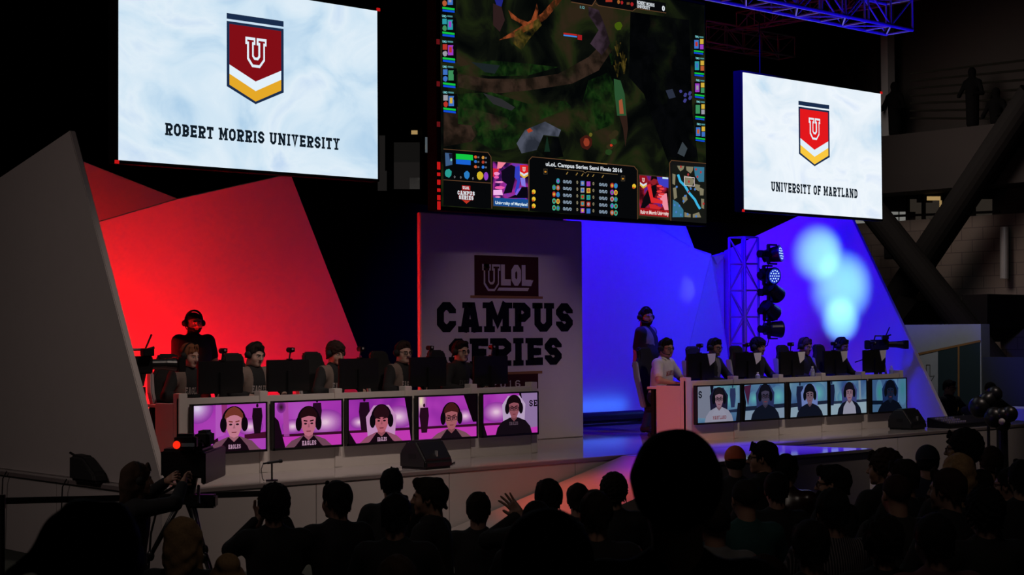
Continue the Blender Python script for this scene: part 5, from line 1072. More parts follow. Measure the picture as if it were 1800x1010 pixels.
o = struct(MB().box((UH - .25, onh(1830, 400).y, 0), (UH - .02, onh(1440, 400).y, zbt)).build('wall_block_lower', bm_))
zs0, zs1 = onh(1650, 340).z, onh(1650, 240).z
struct(MB().box((UH - 1.2, HY0, zs0), (UH - .02, HY1, zs1)).build('trim_gallery_front', m_conc))
# glimpses of the lit rooms behind the wall
wn = thing('window_row', 'strip of windows with lit rooms above the block wall', 'window', (UH - .05, onh(1650, 370).y, zbt)); wn['kind'] = 'structure'; wn.name = 'window_1'
def onw(x, y, l=0.02): return onh(x, y, l)
lw = emi('lit_room_pale', (150, 150, 145), 0.55); lw2 = emi('lit_room_warm', (206, 170, 110), .6); lw3 = emi('lit_room_dim', (52, 46, 40), .6)
mb = MB()
for x0, x1, y0, y1, k in ((1503, 1548, 385, 397, 0), (1556, 1580, 372, 396, 0), (1582, 1596, 372, 398, 0), (1600, 1612, 350, 372, 2), (1630, 1654, 345, 352, 1), (1652, 1660, 352, 378, 1), (1676, 1686, 372, 404, 0), (1690, 1699, 358, 405, 0), (1700, 1718, 386, 408, 0), (1640, 1698, 352, 384, 2), (1665, 1674, 378, 392, 1), (1610, 1640, 356, 404, 2), (1716, 1745, 350, 400, 2)):
    mb.face([onw(x0, y1), onw(x1, y1), onw(x1, y0), onw(x0, y0)], k)
bld(mb, 'lit_pane', [lw, lw2, lw3], wn)
mb = MB()
for x in (1553, 1598, 1626, 1662, 1688, 1714): mb.bar(onw(x, 410, .06), onw(x, 342, .06), .08, .08)
mb.bar(onw(1490, 383, .06), onw(1760, 372, .06), .06, .06); bld(mb, 'mullion', m_steel, wn)
# gallery glazing with people silhouettes and a pale column
o = MB().box((UH - .9, onh(1597, 150).y, zs1), (UH - .6, onh(1585, 150).y, HZ)).build('column', mat('hall_column_pale', (.34, .36, .36), .7)); struct(o); o.name = 'trim_column'
o = MB().box((UH - .75, onh(1583, 150).y, zs1), (UH - .5, onh(1572, 150).y, HZ)).build('trim_column_dark', m_steel); struct(o)
cg = emi('gallery_painted_reflection', (20, 17, 13), .5)
wg = thing('window_2', 'x', 'window', (UH - .05, onh(1700, 150).y, zs1)); wg['kind'] = 'structure'; wg['label'] = 'dim gallery glazing above the concrete beam'
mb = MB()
for i in range(7): mb.face([onw(1600, 128 + i * 13), onw(1800, 104 + i * 17), onw(1800, 108 + i * 17), onw(1600, 131 + i * 13)], 0)  # glazing reflections painted on as faint glowing strips
bld(mb, 'painted_reflection', cg, wg)
for i, (x, y, h, w_) in enumerate(((1612, 150, 75, 30), (1748, 125, 90, 34), (1790, 160, 55, 30))):
    top = onh(x, y, 1.0); bt = zs1; s = SDF(); z = top.z; wd = w_ / 2900 * 42 / 2
    s.ell((top.x, top.y, z - .13), (.10, .10, .13), .02).cap((top.x, top.y, z - .2), (top.x, top.y, z - .34), .06, .07, .03).cap((top.x, top.y - .17, z - .38), (top.x, top.y + .17, z - .38), .08, .08, .08).cap((top.x, top.y, z - .42), (top.x, top.y, bt + .1), .17, .15, .08).cap((top.x, top.y - .2, z - .4), (top.x - .1, top.y - .34, z - .68), .06, .05, .03).cap((top.x - .1, top.y - .34, z - .68), (top.x - .35, top.y - .22, z - .72), .05, .04, .03).cap((top.x, top.y + .2, z - .4), (top.x - .1, top.y + .3, z - .68), .06, .05, .03).cap((top.x - .1, top.y + .3, z - .68), (top.x - .35, top.y + .16, z - .74), .05, .04, .03)
    V, Fq = s.mesh(.03); o = np_mesh('person', [(V, Fq, 0)], [m_black]); tag(o, ['dark figure leaning on the gallery rail right of the pale column', 'taller dark figure standing at the gallery rail further right', 'dark figure at the far right of the gallery rail'][i], 'person', 'people on the gallery')
def tubeh(a, b, r, nm, lb): o = MB().cyl(a, b, r, n=20).build(nm, m_steel, smooth=False); return tag(o, lb, 'steel brace')
tubeh(onh(1880, 175, 1.6), onh(1628, 545, 1.6), .36, 'steel_brace', 'thick dark steel tube leaning right, front one of the crossing braces')
tubeh(onh(1606, 345, 2.4), onh(1905, 712, 2.4), .33, 'steel_brace', 'thick dark steel tube leaning left, rear one of the crossing braces')
tubeh(onh(1488, 40, 1.15), onh(1592, 262, 1.15), .16, 'steel_brace', 'thin slanted steel tube above the right LED wall')
tubeh(onh(1556, 372, 1.6), onh(1335, 750, 1.6), .3, 'steel_brace', 'dark slanted tube partly behind the right wing wall')
for pts, nm, lb in (([(1500, 520), (1548, 513), (1640, 515), (1690, 530), (1660, 568), (1590, 572), (1500, 590)], 'brace_node', 'dark steel node plate under the left brace foot'), ([(1768, 520), (1812, 518), (1812, 575), (1790, 590), (1768, 600)], 'brace_node', 'dark steel node plate under the right brace foot')):
    tag(MB().prism([onh(x, y, .27) for x, y in pts], (-1.65, 0, 0)).build(nm, m_steel), lb, 'steel node')
hb = MB().box((UH - .29, onh(1593, 400).y, onh(1580, 453).z), (UH - .245, onh(1565, 400).y, onh(1580, 396).z)).build('hanging_banner', mat('banner_black', (.006, .006, .008), .8)); tag(hb, 'black banner hanging on the block wall', 'banner')
hs_ = MB().box((UH - .3, onh(1652, 430).y, onh(1645, 448).z), (UH - .255, onh(1637, 430).y, onh(1645, 415).z)).build('notice_sheet', mat('notice_pale', (.42, .38, .34), .8)); tag(hs_, 'pale notice sheet on the block wall beside the brace', 'notice')
pw = MB().cyl(onh(1785, 490, .5), onh(1785, 400, .5), .1, n=14).build('wall_pipe', mat('pipe_grey', (.4, .4, .4), .4, .3)); tag(pw, 'pale vertical pipe on the hall wall at the far right', 'pipe')
# windows in the dark back wall, seen between the left and centre screens
def onk(x, y): return at_v(x, y, HY1 - .03)
w3 = thing('window_3', 'x', 'window', onk(700, 280)); w3['kind'] = 'structure'; w3['label'] = 'dim interior windows in the far back wall'
mb = MB()
for x0, x1, y0, y1, k in ((664, 677, 238, 330, 3), (690, 738, 285, 332, 3), (690, 738, 250, 285, 4), (723, 734, 229, 236, 1), (740, 756, 241, 268, 0), (664, 680, 300, 335, 3), (740, 748, 254, 262, 1), (720, 741, 312, 332, 2)):
    mb.face([onk(x0, y1), onk(x1, y1), onk(x1, y0), onk(x0, y0)], k)
bld(mb, 'lit_pane', [emi('far_room_pale', (90, 100, 106), .7), lw2, emi('far_room_grey', (46, 44, 42), 1), emi('far_room_dark', (26, 24, 23), 1), emi('far_room_darker', (18, 17, 16), 1)], w3)
mb = MB()
for x in (684, 739): mb.bar(onk(x, 340) + V3((0, -.1, 0)), onk(x, 225) + V3((0, -.1, 0)), .12, .12)
bld(mb, 'mullion', m_steel, w3)

# ------------------------------------------------------------------ people
def skin(n, c): return mat('skin_' + n, c, .55, noise=.06, scale=30)
SK = {'fair': skin('fair', (.46, .27, .21)), 'pale': skin('pale', (.5, .31, .25)), 'tan': skin('tan', (.36, .2, .14)), 'dim': skin('dim', (.28, .16, .12)), 'brown': skin('brown', (.16, .085, .06))}
HR = {k: mat('hair_' + k, c, .85, noise=.4, scale=90, bump=.8, spec=.2) for k, c in {'black': (.006, .0055, .006), 'dark': (.014, .01, .008), 'brown': (.05, .028, .018), 'ginger': (.2, .075, .035), 'blonde': (.32, .2, .1), 'darkred': (.028, .013, .01)}.items()}
def cloth(n, c, noise=.15, scale=25): return mat('cloth_' + n, c, .9, noise=noise, scale=scale, bump=.25)
CL = {'black': cloth('black', (.008, .008, .009)), 'navy': cloth('navy', (.01, .012, .03)), 'char': cloth('charcoal', (.018, .017, .017)), 'white': cloth('white_shirt', (.62, .58, .56)), 'greytan': cloth('grey_tan', (.17, .125, .105)), 'teal': cloth('teal', (.01, .06, .06)), 'lgrey': cloth('light_grey', (.14, .14, .145)), 'olive': cloth('olive', (.03, .026, .018)), 'maroon': cloth('maroon', (.05, .012, .018)), 'jean': cloth('denim', (.02, .028, .06)), 'pink': cloth('dusty_pink', (.09, .035, .045)), 'blue': cloth('blue_panel', (.03, .04, .13)), 'greyj': cloth('grey_jersey', (.16, .15, .16))}
m_leather = mat('glossy_brown_leather', (.03, .01, .008), .28, spec=.9)
m_eyew = mat('eye_white', (.6, .56, .54), .3); m_iris = mat('eye_iris', (.02, .012, .01), .2); m_lip = mat('lips', (.3, .12, .1), .5)
m_stripe = bpy.data.materials.new('checked_shirt'); m_stripe.use_nodes = True; _n = m_stripe.node_tree; _b = _n.nodes['Principled BSDF']; _b.inputs['Roughness'].default_value = .9
_t = _n.nodes.new('ShaderNodeTexCoord'); _w = _n.nodes.new('ShaderNodeTexWave'); _w.inputs['Scale'].default_value = 22; _w.inputs['Distortion'].default_value = 1.0; _r = _n.nodes.new('ShaderNodeValToRGB'); _r.color_ramp.elements[0].color = (.012, .01, .012, 1); _r.color_ramp.elements[1].color = (.16, .14, .15, 1); _r.color_ramp.elements[0].position = .5
_n.links.new(_t.outputs['Object'], _w.inputs[0]); _n.links.new(_w.outputs['Fac'], _r.inputs[0]); _n.links.new(_r.outputs[0], _b.inputs['Base Color']); CL['check'] = m_stripe; CL['leather'] = m_leather

def xf(V, R, t): return V @ np.array(R.to_3x3()).T + np.array(t)
_hand = {}
def hand_mesh(kind, side):
    """palm, four bent fingers and a thumb; wrist at the origin, fingers along +y, palm facing -z, thumb on the side x*side"""
    if (kind, side) in _hand: return _hand[(kind, side)]
    s = SDF(); cu = {'mouse': .55, 'rest': .35, 'relax': .8, 'fist': 1.7, 'flat': .08}[kind]
    s.cap((0, -.05, 0), (0, .02, 0), .026, .028, .02)
    for x in (-.026, -.009, .009, .026): s.cap((x * .7, .02, 0), (x, .085, 0), .017, .0125, .012)
    for i, (x, L) in enumerate(((.030, .072), (.0105, .082), (-.0105, .076), (-.029, .058))):
        p = V3((x * side, .088, .001)); a = -.15 * cu - .1; r = .0092 if i < 3 else .008; sp = (x * .9)
        for k, f in enumerate((.45, .31, .24)):
            q = p + V3((sp * side * .25 * L / .08, math.cos(a) * L * f, math.sin(a) * L * f)); s.cap(p, q, r * (1 - .1 * k), r * (.92 - .1 * k), .004); p = q; a -= cu * (.62 + .1 * k)
    p = V3((.022 * side, .028, -.006)); q = V3((.052 * side, .058, -.018)); s.cap(p, q, .016, .0115, .012); s.cap(q, q + V3((.008 * side, .03, -.008 - .012 * cu)), .0112, .009, .004)
    _hand[(kind, side)] = s.mesh(.0042, pad=.02); return _hand[(kind, side)]

def head_mesh(fat=0.0, beard=False, long_face=0.0, h=.0066):
    """head with centre at the origin, face along +y, top at +.115"""
    s = SDF(); w = 1 + fat
    s.ell((0, -.014, .026), (.076 * (1 + fat * .5), .096, .089), .03); s.ell((0, .024, -.03), (.061 * w, .070, .082 + long_face), .03); s.ell((0, .034, -.078 - long_face), (.046 * w, .046, .034), .03)
    s.cap((-.012, .074, -.098 - long_face), (.012, .074, -.098 - long_face), .016, .016, .02)
    if fat > .1: s.ell((0, .02, -.085), (.062, .05, .04), .04)
    for k in (-1, 1):
        s.ell((k * .043 * w, .052, -.035), (.024, .026, .03), .02)
        s.ell((k * .0315, .094, .004), (.019, .013, .012), .012, 'sub'); s.ell((k * .031, .0775, .003), (.0135, .0115, .0112), .003)
        s.cap((k * .012, .089, .021), (k * .045, .076, .022), .0085, .007, .012)
        s.ell((k * .0775 * (1 + fat * .5), -.008, -.006), (.010, .019, .032), .006, R=Matrix.Rotation(k * .35, 3, 'Z')); s.ell((k * .086 * (1 + fat * .5), -.002, -.004), (.006, .010, .018), .004, 'sub')
        s.ell((k * .0115, .098, -.031), (.0085, .010, .0075), .008)
    s.cap((0, .088, .016), (0, .112, -.026), .0085, .0125, .012)
    s.cap((-.018, .0895, -.057), (.018, .0895, -.057), .0058, .0058, .006); s.cap((-.014, .0885, -.067), (.014, .0885, -.067), .0068, .0068, .006); s.cap((-.02, .099, -.0625), (.02, .099, -.0625), .0022, .0022, .002, 'sub')
    s.cap((0, -.03, -.05), (0, -.036, -.19), .054 * (1 + fat * .6), .058 * (1 + fat * .8), .03)
    V, Fq = s.mesh(h, pad=.03); c = V[Fq].mean(1); m = np.zeros(len(Fq), int)
    for k in (-1, 1):
        d = np.linalg.norm((c - np.array((k * .031, .0775, .003))) / np.array((.0138, .0118, .0115)), axis=1); m[(d < 1.12) & (c[:, 1] > .079)] = 1
        d2 = np.linalg.norm(c[:, [0, 2]] - np.array((k * .0312, .002)), axis=1); m[(d2 < .0062) & (c[:, 1] > .08)] = 2
    m[(np.abs(c[:, 0]) < .022) & (np.abs(c[:, 2] + .0615) < .0105) & (c[:, 1] > .086)] = 3
    if beard:
        bd = (c[:, 2] < -.028 - (c[:, 1] - .02) * .35) & (c[:, 1] > -.012) & (c[:, 2] > -.13) & ~((np.abs(c[:, 0]) < .018) & (np.abs(c[:, 2] + .0615) < .009)) & ~((np.abs(c[:, 0]) < .022) & (c[:, 2] > -.046)); m[bd & (m == 0)] = 4
    eb = (np.abs(c[:, 2] - .0235) < .005) & (np.abs(c[:, 0]) > .013) & (np.abs(c[:, 0]) < .047) & (c[:, 1] > .07); m[eb] = 5
    return V, Fq, m
def hair_mesh(kind, h=.0075, seed=0, fat=0.0):
    s = SDF(); g = 1 + fat * .5; rnd = np.random.RandomState(seed); f1 = rnd.uniform(70, 110, 3) * (2.6 if kind in ('curly', 'shaggy') else 1); ph = rnd.uniform(0, 6, 3)
    amp = {'short': .003, 'crop': .0012, 'curly': .005, 'shaggy': .004, 'long': .004, 'bun': .004, 'tuft': .006, 'quiff': .005, 'round': .0015}.get(kind, .003)
    th = {'short': .012, 'crop': .007, 'curly': .026, 'shaggy': .024, 'long': .02, 'bun': .014, 'tuft': .02, 'quiff': .014, 'round': .024}.get(kind, .014)
    s.ell((0, -.018 - th * .55, .03), (.0765 * g + th, .099 + th * .85, .09 + th), .02)
    if kind in ('shaggy', 'tuft'): s.ell((0, .03, .075), (.07, .07, .05), .03)
    if kind == 'quiff': s.ell((0, .055, .105), (.05, .045, .03), .03)
    m = {'crop': .5, 'long': 1.5, 'bun': .9, 'shaggy': .78, 'curly': .85}.get(kind, .72)
    fz = {'shaggy': .035, 'curly': .06, 'tuft': .045}.get(kind, .066)
    if kind not in ('crop',): s.ell((0, -.068, -.035), (.062, .045, .06), .03)
    s.cut((0, .088, fz), (0, m, -1))
    if kind in ('long',):
        s.ell((0, -.055, -.06), (.088, .065, .13), .04); s.cap((0, -.07, -.06), (0, -.085, -.24), .075, .05, .05)
        for k in (-1, 1): s.cap((k * .075, -.01, .03), (k * .088, .0, -.16), .03, .022, .03)
    if kind == 'bun': s.ell((0, -.075, .115), (.058, .055, .052), .015)
    if kind == 'tuft': s.cap((-.05, .02, .05), (-.135, .05, .0), .035, .012, .03)
    if kind not in ('crop', 'round'):
        nl = {'shaggy': 26, 'tuft': 24, 'long': 20, 'quiff': 16}.get(kind, 18)
        for i in range(nl):          # locks along the hairline, over the ears and down the nape
            a = (i + rnd.uniform(-.3, .3)) / nl * 2 * PI; cx, sy = math.cos(a), math.sin(a); y = -.016 + (.104 + th * .4) * sy; x = (.078 * g + th * .7) * cx
            zl = fz + m * (y - .088) + rnd.uniform(-.022, .008) * (1.4 if kind in ('shaggy', 'tuft') else .8); zl = max(zl, -.075); p1 = V3((x * .97, y * .98, zl)); p0 = V3((x * .8, y * .72, zl + .055)); s.cap(p0, p1, .012, .004, .012)
        for k in (-1, 1): s.cap((k * .074 * g, .022, .03), (k * .072 * g, .026, -.022), .012, .006, .01)
    if amp:
        dv = rnd.normal(size=(7, 3)); dv /= np.linalg.norm(dv, axis=1)[:, None]; fr = rnd.uniform(.75, 1.3, 7) * (190 if kind in ('curly', 'shaggy') else 80); pz = rnd.uniform(0, 6.3, 7)
        nz = lambda X, Y, Z: amp * .75 * sum(np.sin(f * (d[0] * X + d[1] * Y + d[2] * Z) + p + 1.5 * np.sin(45 * (d[1] * X + d[2] * Y + d[0] * Z))) for d, f, p in zip(dv, fr, pz)) / 2.2
    else: nz = None
    V, Fq = s.mesh(.0055 if kind in ('curly', 'shaggy') else h, nz, pad=.03)
    return V, Fq
def ik(S, T, a, b, hint):
    S, T = V3(S), V3(T); d = T - S; L = d.length; mx = (a + b) * .998
    if L > mx: T = S + d * (mx / L); d = T - S; L = mx
    x = (a * a - b * b + L * L) / (2 * L); hh = math.sqrt(max(0, a * a - x * x)); n = d.normalized(); hv = V3(hint) - n * n.dot(V3(hint)); return S + n * x + hv.normalized() * hh, T

_body = {}
def skeleton(pose, hs, lean, hands, hip_yaw=0.0, sc=1.0, feet=None, broad=1.0):
    base = V3((0, 0, hs + .1)) if pose == 'sit' else V3((0, 0, .955 * sc)); ax = V3((0, math.sin(lean), math.cos(lean))); fw = V3((0, math.cos(lean), -math.sin(lean)))
    J = dict(base=base, ax=ax, fw=fw, neck=base + ax * .50, head=base + ax * .665 + fw * .02)
    J['sh'] = {k: base + ax * .445 + V3((k * .175 * broad, 0, 0)) for k in (-1, 1)}
    J['el'], J['wr'] = {}, {}
    for k in (-1, 1):
        T, hint = hands[k][:2]; J['el'][k], J['wr'][k] = ik(J['sh'][k], T, .285, .255, hint)
    J['hip'] = {k: base + V3((k * .095, 0, -.02)) for k in (-1, 1)}; J['kn'], J['an'] = {}, {}
    for k in (-1, 1):
        if pose == 'sit':
            T = V3((k * .13, .40, .08)); J['kn'][k], J['an'][k] = ik(J['hip'][k], T, .43, .40, (0, .6, 1))
        else:
            fx, fy = (feet or {}).get(k, (k * .12, 0.0)); T = V3((fx, fy, .08)); J['kn'][k], J['an'][k] = ik(J['hip'][k], T, .45 * sc, .44 * sc, (k * .1, 1, 0))
    return J
def torso(s, J, g, fat, arms=1.0, legs=False, neck=True):
    b, ax, fw = J['base'], J['ax'], J['fw']; R = Matrix.Rotation(-math.atan2(ax.y, ax.z), 3, 'X'); f = 1 + fat
    s.ell(b + ax * .0, (.165 * f + g, .115 * f + g, .125 + g), .05, R=R); s.ell(b + ax * .15 + fw * .02 * fat * 4, (.148 * f + g, .108 * f + g + fat * .05, .17 + g), .06, R=R); s.ell(b + ax * .32, (.162 * f + g, .115 * f + g, .18 + g), .06, R=R)
    s.cap(J['sh'][-1] * .85 + (b + ax * .445) * .15, J['sh'][1] * .85 + (b + ax * .445) * .15, .062 + g, .062 + g, .06); s.cap(b + ax * .40 - fw * .01, b + ax * .50 - fw * .01, .10 + g, .062 + g, .05)
    for k in (-1, 1):
        S, E, W = J['sh'][k], J['el'][k], J['wr'][k]; s.cap(S, S.lerp(E, min(1, arms)), .058 * (1 + fat * .6) + g, (.058 + (.043 - .058) * min(1, arms)) * (1 + fat * .6) + g, .04)
        if arms > 1: s.cap(E, E.lerp(W, arms - 1), .043 + g, .043 + (.031 - .043) * (arms - 1) + g, .02)
    return s
def legs_(s, J, g, fat=0.0, waist=True, end=1.0):
    b = J['base']
    if waist: s.ell(b + V3((0, 0, -.01)), (.168 * (1 + fat) + g, .118 * (1 + fat) + g, .12 + g), .05)
    for k in (-1, 1): s.cap(J['hip'][k], J['kn'][k], .088 + g, .06 + g, .05); s.cap(J['kn'][k], J['kn'][k].lerp(J['an'][k], end), .057 + g, .04 + g, .03)
    return s
def person(label, loc, yaw, pose='sit', hs=.46, lean=.1, hands=None, kinds=('relax', 'relax'), look=(0, 0, 0), fat=0.0, tone='fair', hair=('short', 'dark'), shirt=('black', 1.6), pants='black', beard=False, headset=None, glasses=False, cap=None, group=None, print_=None, feet=None, sc=1.0, vox=.016, raglan=None, extra=None, coll=None, longf=0.0, name='person', hood=None, inner=None, shortp=None, broad=1.0):
    t = thing(name, label, 'person', loc, yaw, group)
    if hands is None: hands = {k: (V3((k * .11, .27, hs + .2)) if pose == 'sit' else V3((k * .24, .03, .82)), (k * 1, -.4, -.3)) for k in (-1, 1)}
    J = skeleton(pose, hs, lean, hands, sc=sc, feet=feet, broad=broad); key = (pose, round(hs, 2), lean, fat, vox, str(hands), str(feet), sc, broad)
    if key not in _body:
        s = torso(SDF(), J, 0, fat, 2.0); legs_(s, J, 0, fat); s.cap(J['neck'] - J['ax'] * .03, J['neck'] + J['ax'] * .04, .055, .05, .03)
        _body[key] = s.mesh(vox)
    bv, bf = _body[key]; parts = [(bv, bf, 0)]
    for i, k in enumerate((-1, 1)):
        d = (J['wr'][k] - J['el'][k]).normalized(); hd = hands[k][2] if len(hands[k]) > 2 else None
        hy = V3(hd[0]).normalized() if hd else d; nz = V3(hd[1]) if hd else V3((-k * .8, .1, .5)) if pose == 'stand' else V3((0, 0, 1))
        xx = hy.cross(nz).normalized(); zzv = xx.cross(hy); Rm = Matrix((xx, hy, zzv)).transposed(); hv, hf = hand_mesh(kinds[i], -k); parts.append((xf(hv, Rm, J['wr'][k] + d * .012), hf, 0))
    Rh = Matrix.Rotation(-look[0], 3, 'Z') @ Matrix.Rotation(look[1], 3, 'X') @ Matrix.Rotation(look[2], 3, 'Y'); hp = J['head'] - Rh @ V3((0, .012, 0))
    V, Fq, m = head_mesh(fat, beard, longf); parts.append((xf(V, Rh, hp), Fq, m)); hm = HR[hair[1]]
    np_mesh('body', parts, [SK[tone], m_eyew, m_iris, m_lip, hm, hm], t)
    if hair[0] != 'bald' and cap is None:
        V, Fq = hair_mesh(hair[0], seed=len(label), fat=fat); np_mesh('hair', [(xf(V, Rh, hp), Fq, 0)], [hm], t)
    # clothing
    g = .013; s = torso(SDF(), J, g, fat, shirt[1]); nk = J['neck']
    b = J['base']
    if pose == 'stand': s.cut(b - V3((0, 0, .06)), (0, 0, -1))
    V, Fq = s.mesh(vox * .9); c = V[Fq].mean(1); mi_ = np.zeros(len(Fq), int); ml = [CL[shirt[0]]]
    if raglan:
        ml.append(CL[raglan]); ax = np.array(J['ax']); h_ = (c - np.array(b)) @ ax; xx = np.abs(c[:, 0]); mi_[(h_ > .26 + (xx - .1) * .2) & (xx > .085) & (xx < .2)] = 1
    if inner:
        ml.append(CL[inner]); ax = np.array(J['ax']); h_ = (c - np.array(b)) @ ax; fwv = (c - np.array(b)) @ np.array(J['fw']); mi_[(np.abs(c[:, 0]) < .02 + (h_ - .15) * .16) & (fwv > .02) & (h_ > .2)] = len(ml) - 1
    so = np_mesh('shirt', [(V, Fq, mi_)], ml, t)
    if hood: s = SDF(); s.cap(nk + V3((-.07, -.04, 0)), nk + V3((.07, -.04, 0)), .05, .05, .03); s.cap(nk + V3((0, -.09, -.02)), nk + V3((0, -.1, -.1)), .07, .05, .04); V, Fq = s.mesh(.015); np_mesh('hood', [(V, Fq, 0)], [CL[shirt[0]]], t)
    s = legs_(SDF(), J, .014, fat, True, .97 if not shortp else .1); V, Fq = s.mesh(vox * 1.1); np_mesh('trousers', [(V, Fq, 0)], [CL[pants]], t)
    for k in (-1, 1):
        a = J['an'][k]; s = SDF(); s.cap((a.x, a.y - .03, .045), (a.x + k * .02, a.y + .15, .036), .044, .036, .02); s.cap((a.x, a.y, .05), (a.x, a.y, .1), .046, .046, .02); s.cut((0, 0, .004), (0, 0, -1)); V, Fq = s.mesh(.012); np_mesh('shoe', [(V, Fq, 0)], [m_rubber], t)
    def hw(p): return hp + Rh @ V3(p)
    if headset:
        sz = 1 + fat * .5; mb = MB(); pts = [hw((.09 * sz * math.cos(a), -.012, .03 + .1 * sz * math.sin(a))) for a in np.linspace(-.05, PI + .05, 15)]
        for i in range(14): mb.bar(pts[i], pts[i + 1], .024, .012, up=Rh @ V3((0, 1, 0)))
        ho = mb.build('headset', m_rubber, t)
        for k in (-1, 1): 
            mb = MB().cyl(hw((k * .074 * sz, -.008, -.004)), hw((k * .112 * sz, -.01, -.004)), .043, .036, 18); mb.ball(hw((k * .1 * sz, -.01, -.004)), (.03, .036, .038)); o = mb.build('ear_cup', m_rubber, ho, smooth=True)
        if headset == 'boom': MB().tube([hw((.1 * sz, .0, -.02)), hw((.1 * sz, .06, -.065)), hw((.06, .115, -.075))], .005, 6).ball(hw((.055, .12, -.075)), (.011, .011, .011)).build('boom_microphone', m_rubber, ho)
    if glasses:
        mb = MB()
        for k in (-1, 1):
            p = [hw((k * .012, .104, .012)), hw((k * .052, .094, .014)), hw((k * .05, .094, -.014)), hw((k * .016, .104, -.014))]; mb.tube(p + [p[0]], .0028, 6); mb.tube([p[1], hw((k * .08, .02, .012))], .0028, 6)
        mb.tube([hw((-.012, .105, .006)), hw((.012, .105, .006))], .0028, 6); mb.build('glasses', m_plastic, t)
    if cap:
        s = SDF(); s.ell((0, -.016, .032), (.090, .112, .102), .02); s.cut((0, 0, .012), (0, .1, -1)); V, Fq = s.mesh(.007, pad=.03); c_ = V[Fq].mean(1); co_ = np_mesh('cap', [(xf(V, Rh, hp), Fq, 0)], [cap[0]], t)
        sg = -1 if cap[1] == 'back' else 1
        n = 14; top = []; 
        for i in range(n + 1):
            a = PI * i / n; x, y = .078 * math.cos(a), sg * (.085 + .075 * math.sin(a)); top.append((x, y, .036 - .06 * abs(y - sg * .085) - .9 * x * x))
        mb = MB(); mb.prism([hw(p) for p in top], Rh @ V3((0, 0, -.006))); mb.build('brim', cap[0], co_)
        if hair[0] != 'bald':
            s = SDF(); s.ell((0, -.02, .0), (.086, .106, .09), .02); s.cut((0, 0, .04), (0, 0, 1)); s.cut((0, .0, 0), (0, 1, .0)); s.cut((0, 0, -.06), (0, 0, -1)); V, Fq = s.mesh(.009, pad=.02); np_mesh('hair', [(xf(V, Rh, hp), Fq, 0)], [hm], t)
    if print_:
        txt_, m_, hz, hh_, w_ = print_; me = so.data; bv_ = BVHTree.FromPolygons([v.co for v in me.vertices], [tuple(p.vertices) for p in me.polygons]); Q_, wd = slab_quads(txt_, .2, .12); mb = MB(); o_ = b + J['ax'] * hz
        for L in Q_:
            for f in L:
                out = []
                for p in f:
                    x = -(p.x / wd - .5) * w_; arch = hh_ * .35 * (1 - (2 * x / w_) ** 2) if w_ > .2 else 0
                    src = o_ + J['ax'] * (p.y * hh_ + arch) + V3((x, 0, 0)) + J['fw'] * .5; hit = bv_.ray_cast(src, -J['fw'], 1.0); out.append((hit[0] if hit[0] else src - J['fw'] * .4) + J['fw'] * .004)
                mb.face(out)
        mb.build('chest_lettering', m_, t)
    if extra: extra(t, J, hw, Rh)
    return t, J
AWAY = YAW                       # heading of the view
def facing(deg, px=900):
    """yaw so that the local +y heads deg to the right of straight away from the viewer"""
    return AWAY - math.radians(deg) - PI / 2
# --- the ten players: seated, hands on the desk, facing the hall
m_print = mat('pale_print', (.32, .28, .27), .7); m_redprint = mat('red_print', (.3, .06, .05), .7)
F_OUT = PI                       # local +y heads to -Y (towards the hall)
def pl_hands(zt, off=0.0): return {-1: (V3((-.23 + off, .33, zt + .03)), (-1, -.5, -.2), ((.25, 1, -.12), (.1, 0, 1))), 1: (V3((.17 + off, .34, zt + .03)), (1, -.5, -.2), ((-.2, 1, -.12), (-.1, 0, 1)))}
PZL = ZTL - STAGE
def player(i, label, left, px, ptop, **k):
    u = (PUL if left else PUR)[i]; v = PV; z = at_v(px, ptop, v).z; lean = k.pop('lean', .16); hs = (z - STAGE) - .012 - (.78 * math.cos(lean) + .1); hs = min(.56, max(.46, hs)); zt = (ZTL if left else ZTR) - STAGE
    k.setdefault('hands', pl_hands(zt))
    return person(label, (u, v + math.sin(lean) * .665 + .0, STAGE), F_OUT + k.pop('turn', 0.0), 'sit', hs, lean, kinds=('mouse', 'rest'), group='seated players of the ' + ('left' if left else 'right') + ' team', vox=.013, **k)
EAG = ('EAGLES', m_print, .27, .075, .2)
player(0, 'seated ginger player with black headset at the left end of the left desk', True, 332, 608, hair=('short', 'ginger'), tone='pale', headset=True, shirt=('black', 1.55), raglan='greytan', look=(-.15, -.22, 0), print_=EAG, turn=.1)
player(1, 'seated heavy dark haired player, second on the left desk, head bowed', True, 447, 613, hair=('short', 'dark'), tone='pale', headset=True, shirt=('black', 1.55), raglan='greytan', look=(-.05, -.3, 0), fat=.14, print_=EAG, turn=.1)
player(2, 'seated player with shaggy dark hair and headset, middle of the left desk', True, 588, 611, hair=('shaggy', 'darkred'), tone='fair', headset=True, shirt=('black', 1.55), raglan='greytan', look=(.15, -.25, 0), print_=EAG, turn=.15)
player(3, 'seated player in glasses and grey shouldered jersey, fourth on the left desk', True, 706, 609, hair=('short', 'darkred'), tone='pale', headset=True, glasses=True, shirt=('black', 1.55), raglan='greytan', look=(.25, -.12, 0), fat=.12, print_=EAG, turn=.2)
player(4, 'seated player in plain black jersey and glasses before the banner lettering', True, 808, 608, hair=('quiff', 'black'), tone='fair', headset=True, glasses=True, shirt=('black', 1.75), look=(.15, -.1, 0), print_=('EAGLES', mat('dim_print', (.08, .075, .075), .7), .27, .06, .17), turn=.15)
player(0, 'seated player in white MARYLAND shirt with headset, left end of the right desk', False, 1168, 602, hair=('short', 'black'), tone='tan', headset='boom', glasses=True, shirt=('white', .72), look=(.35, -.12, 0), print_=('MARYLAND', m_redprint, .30, .06, .24), turn=.3, fat=.16, broad=1.1)
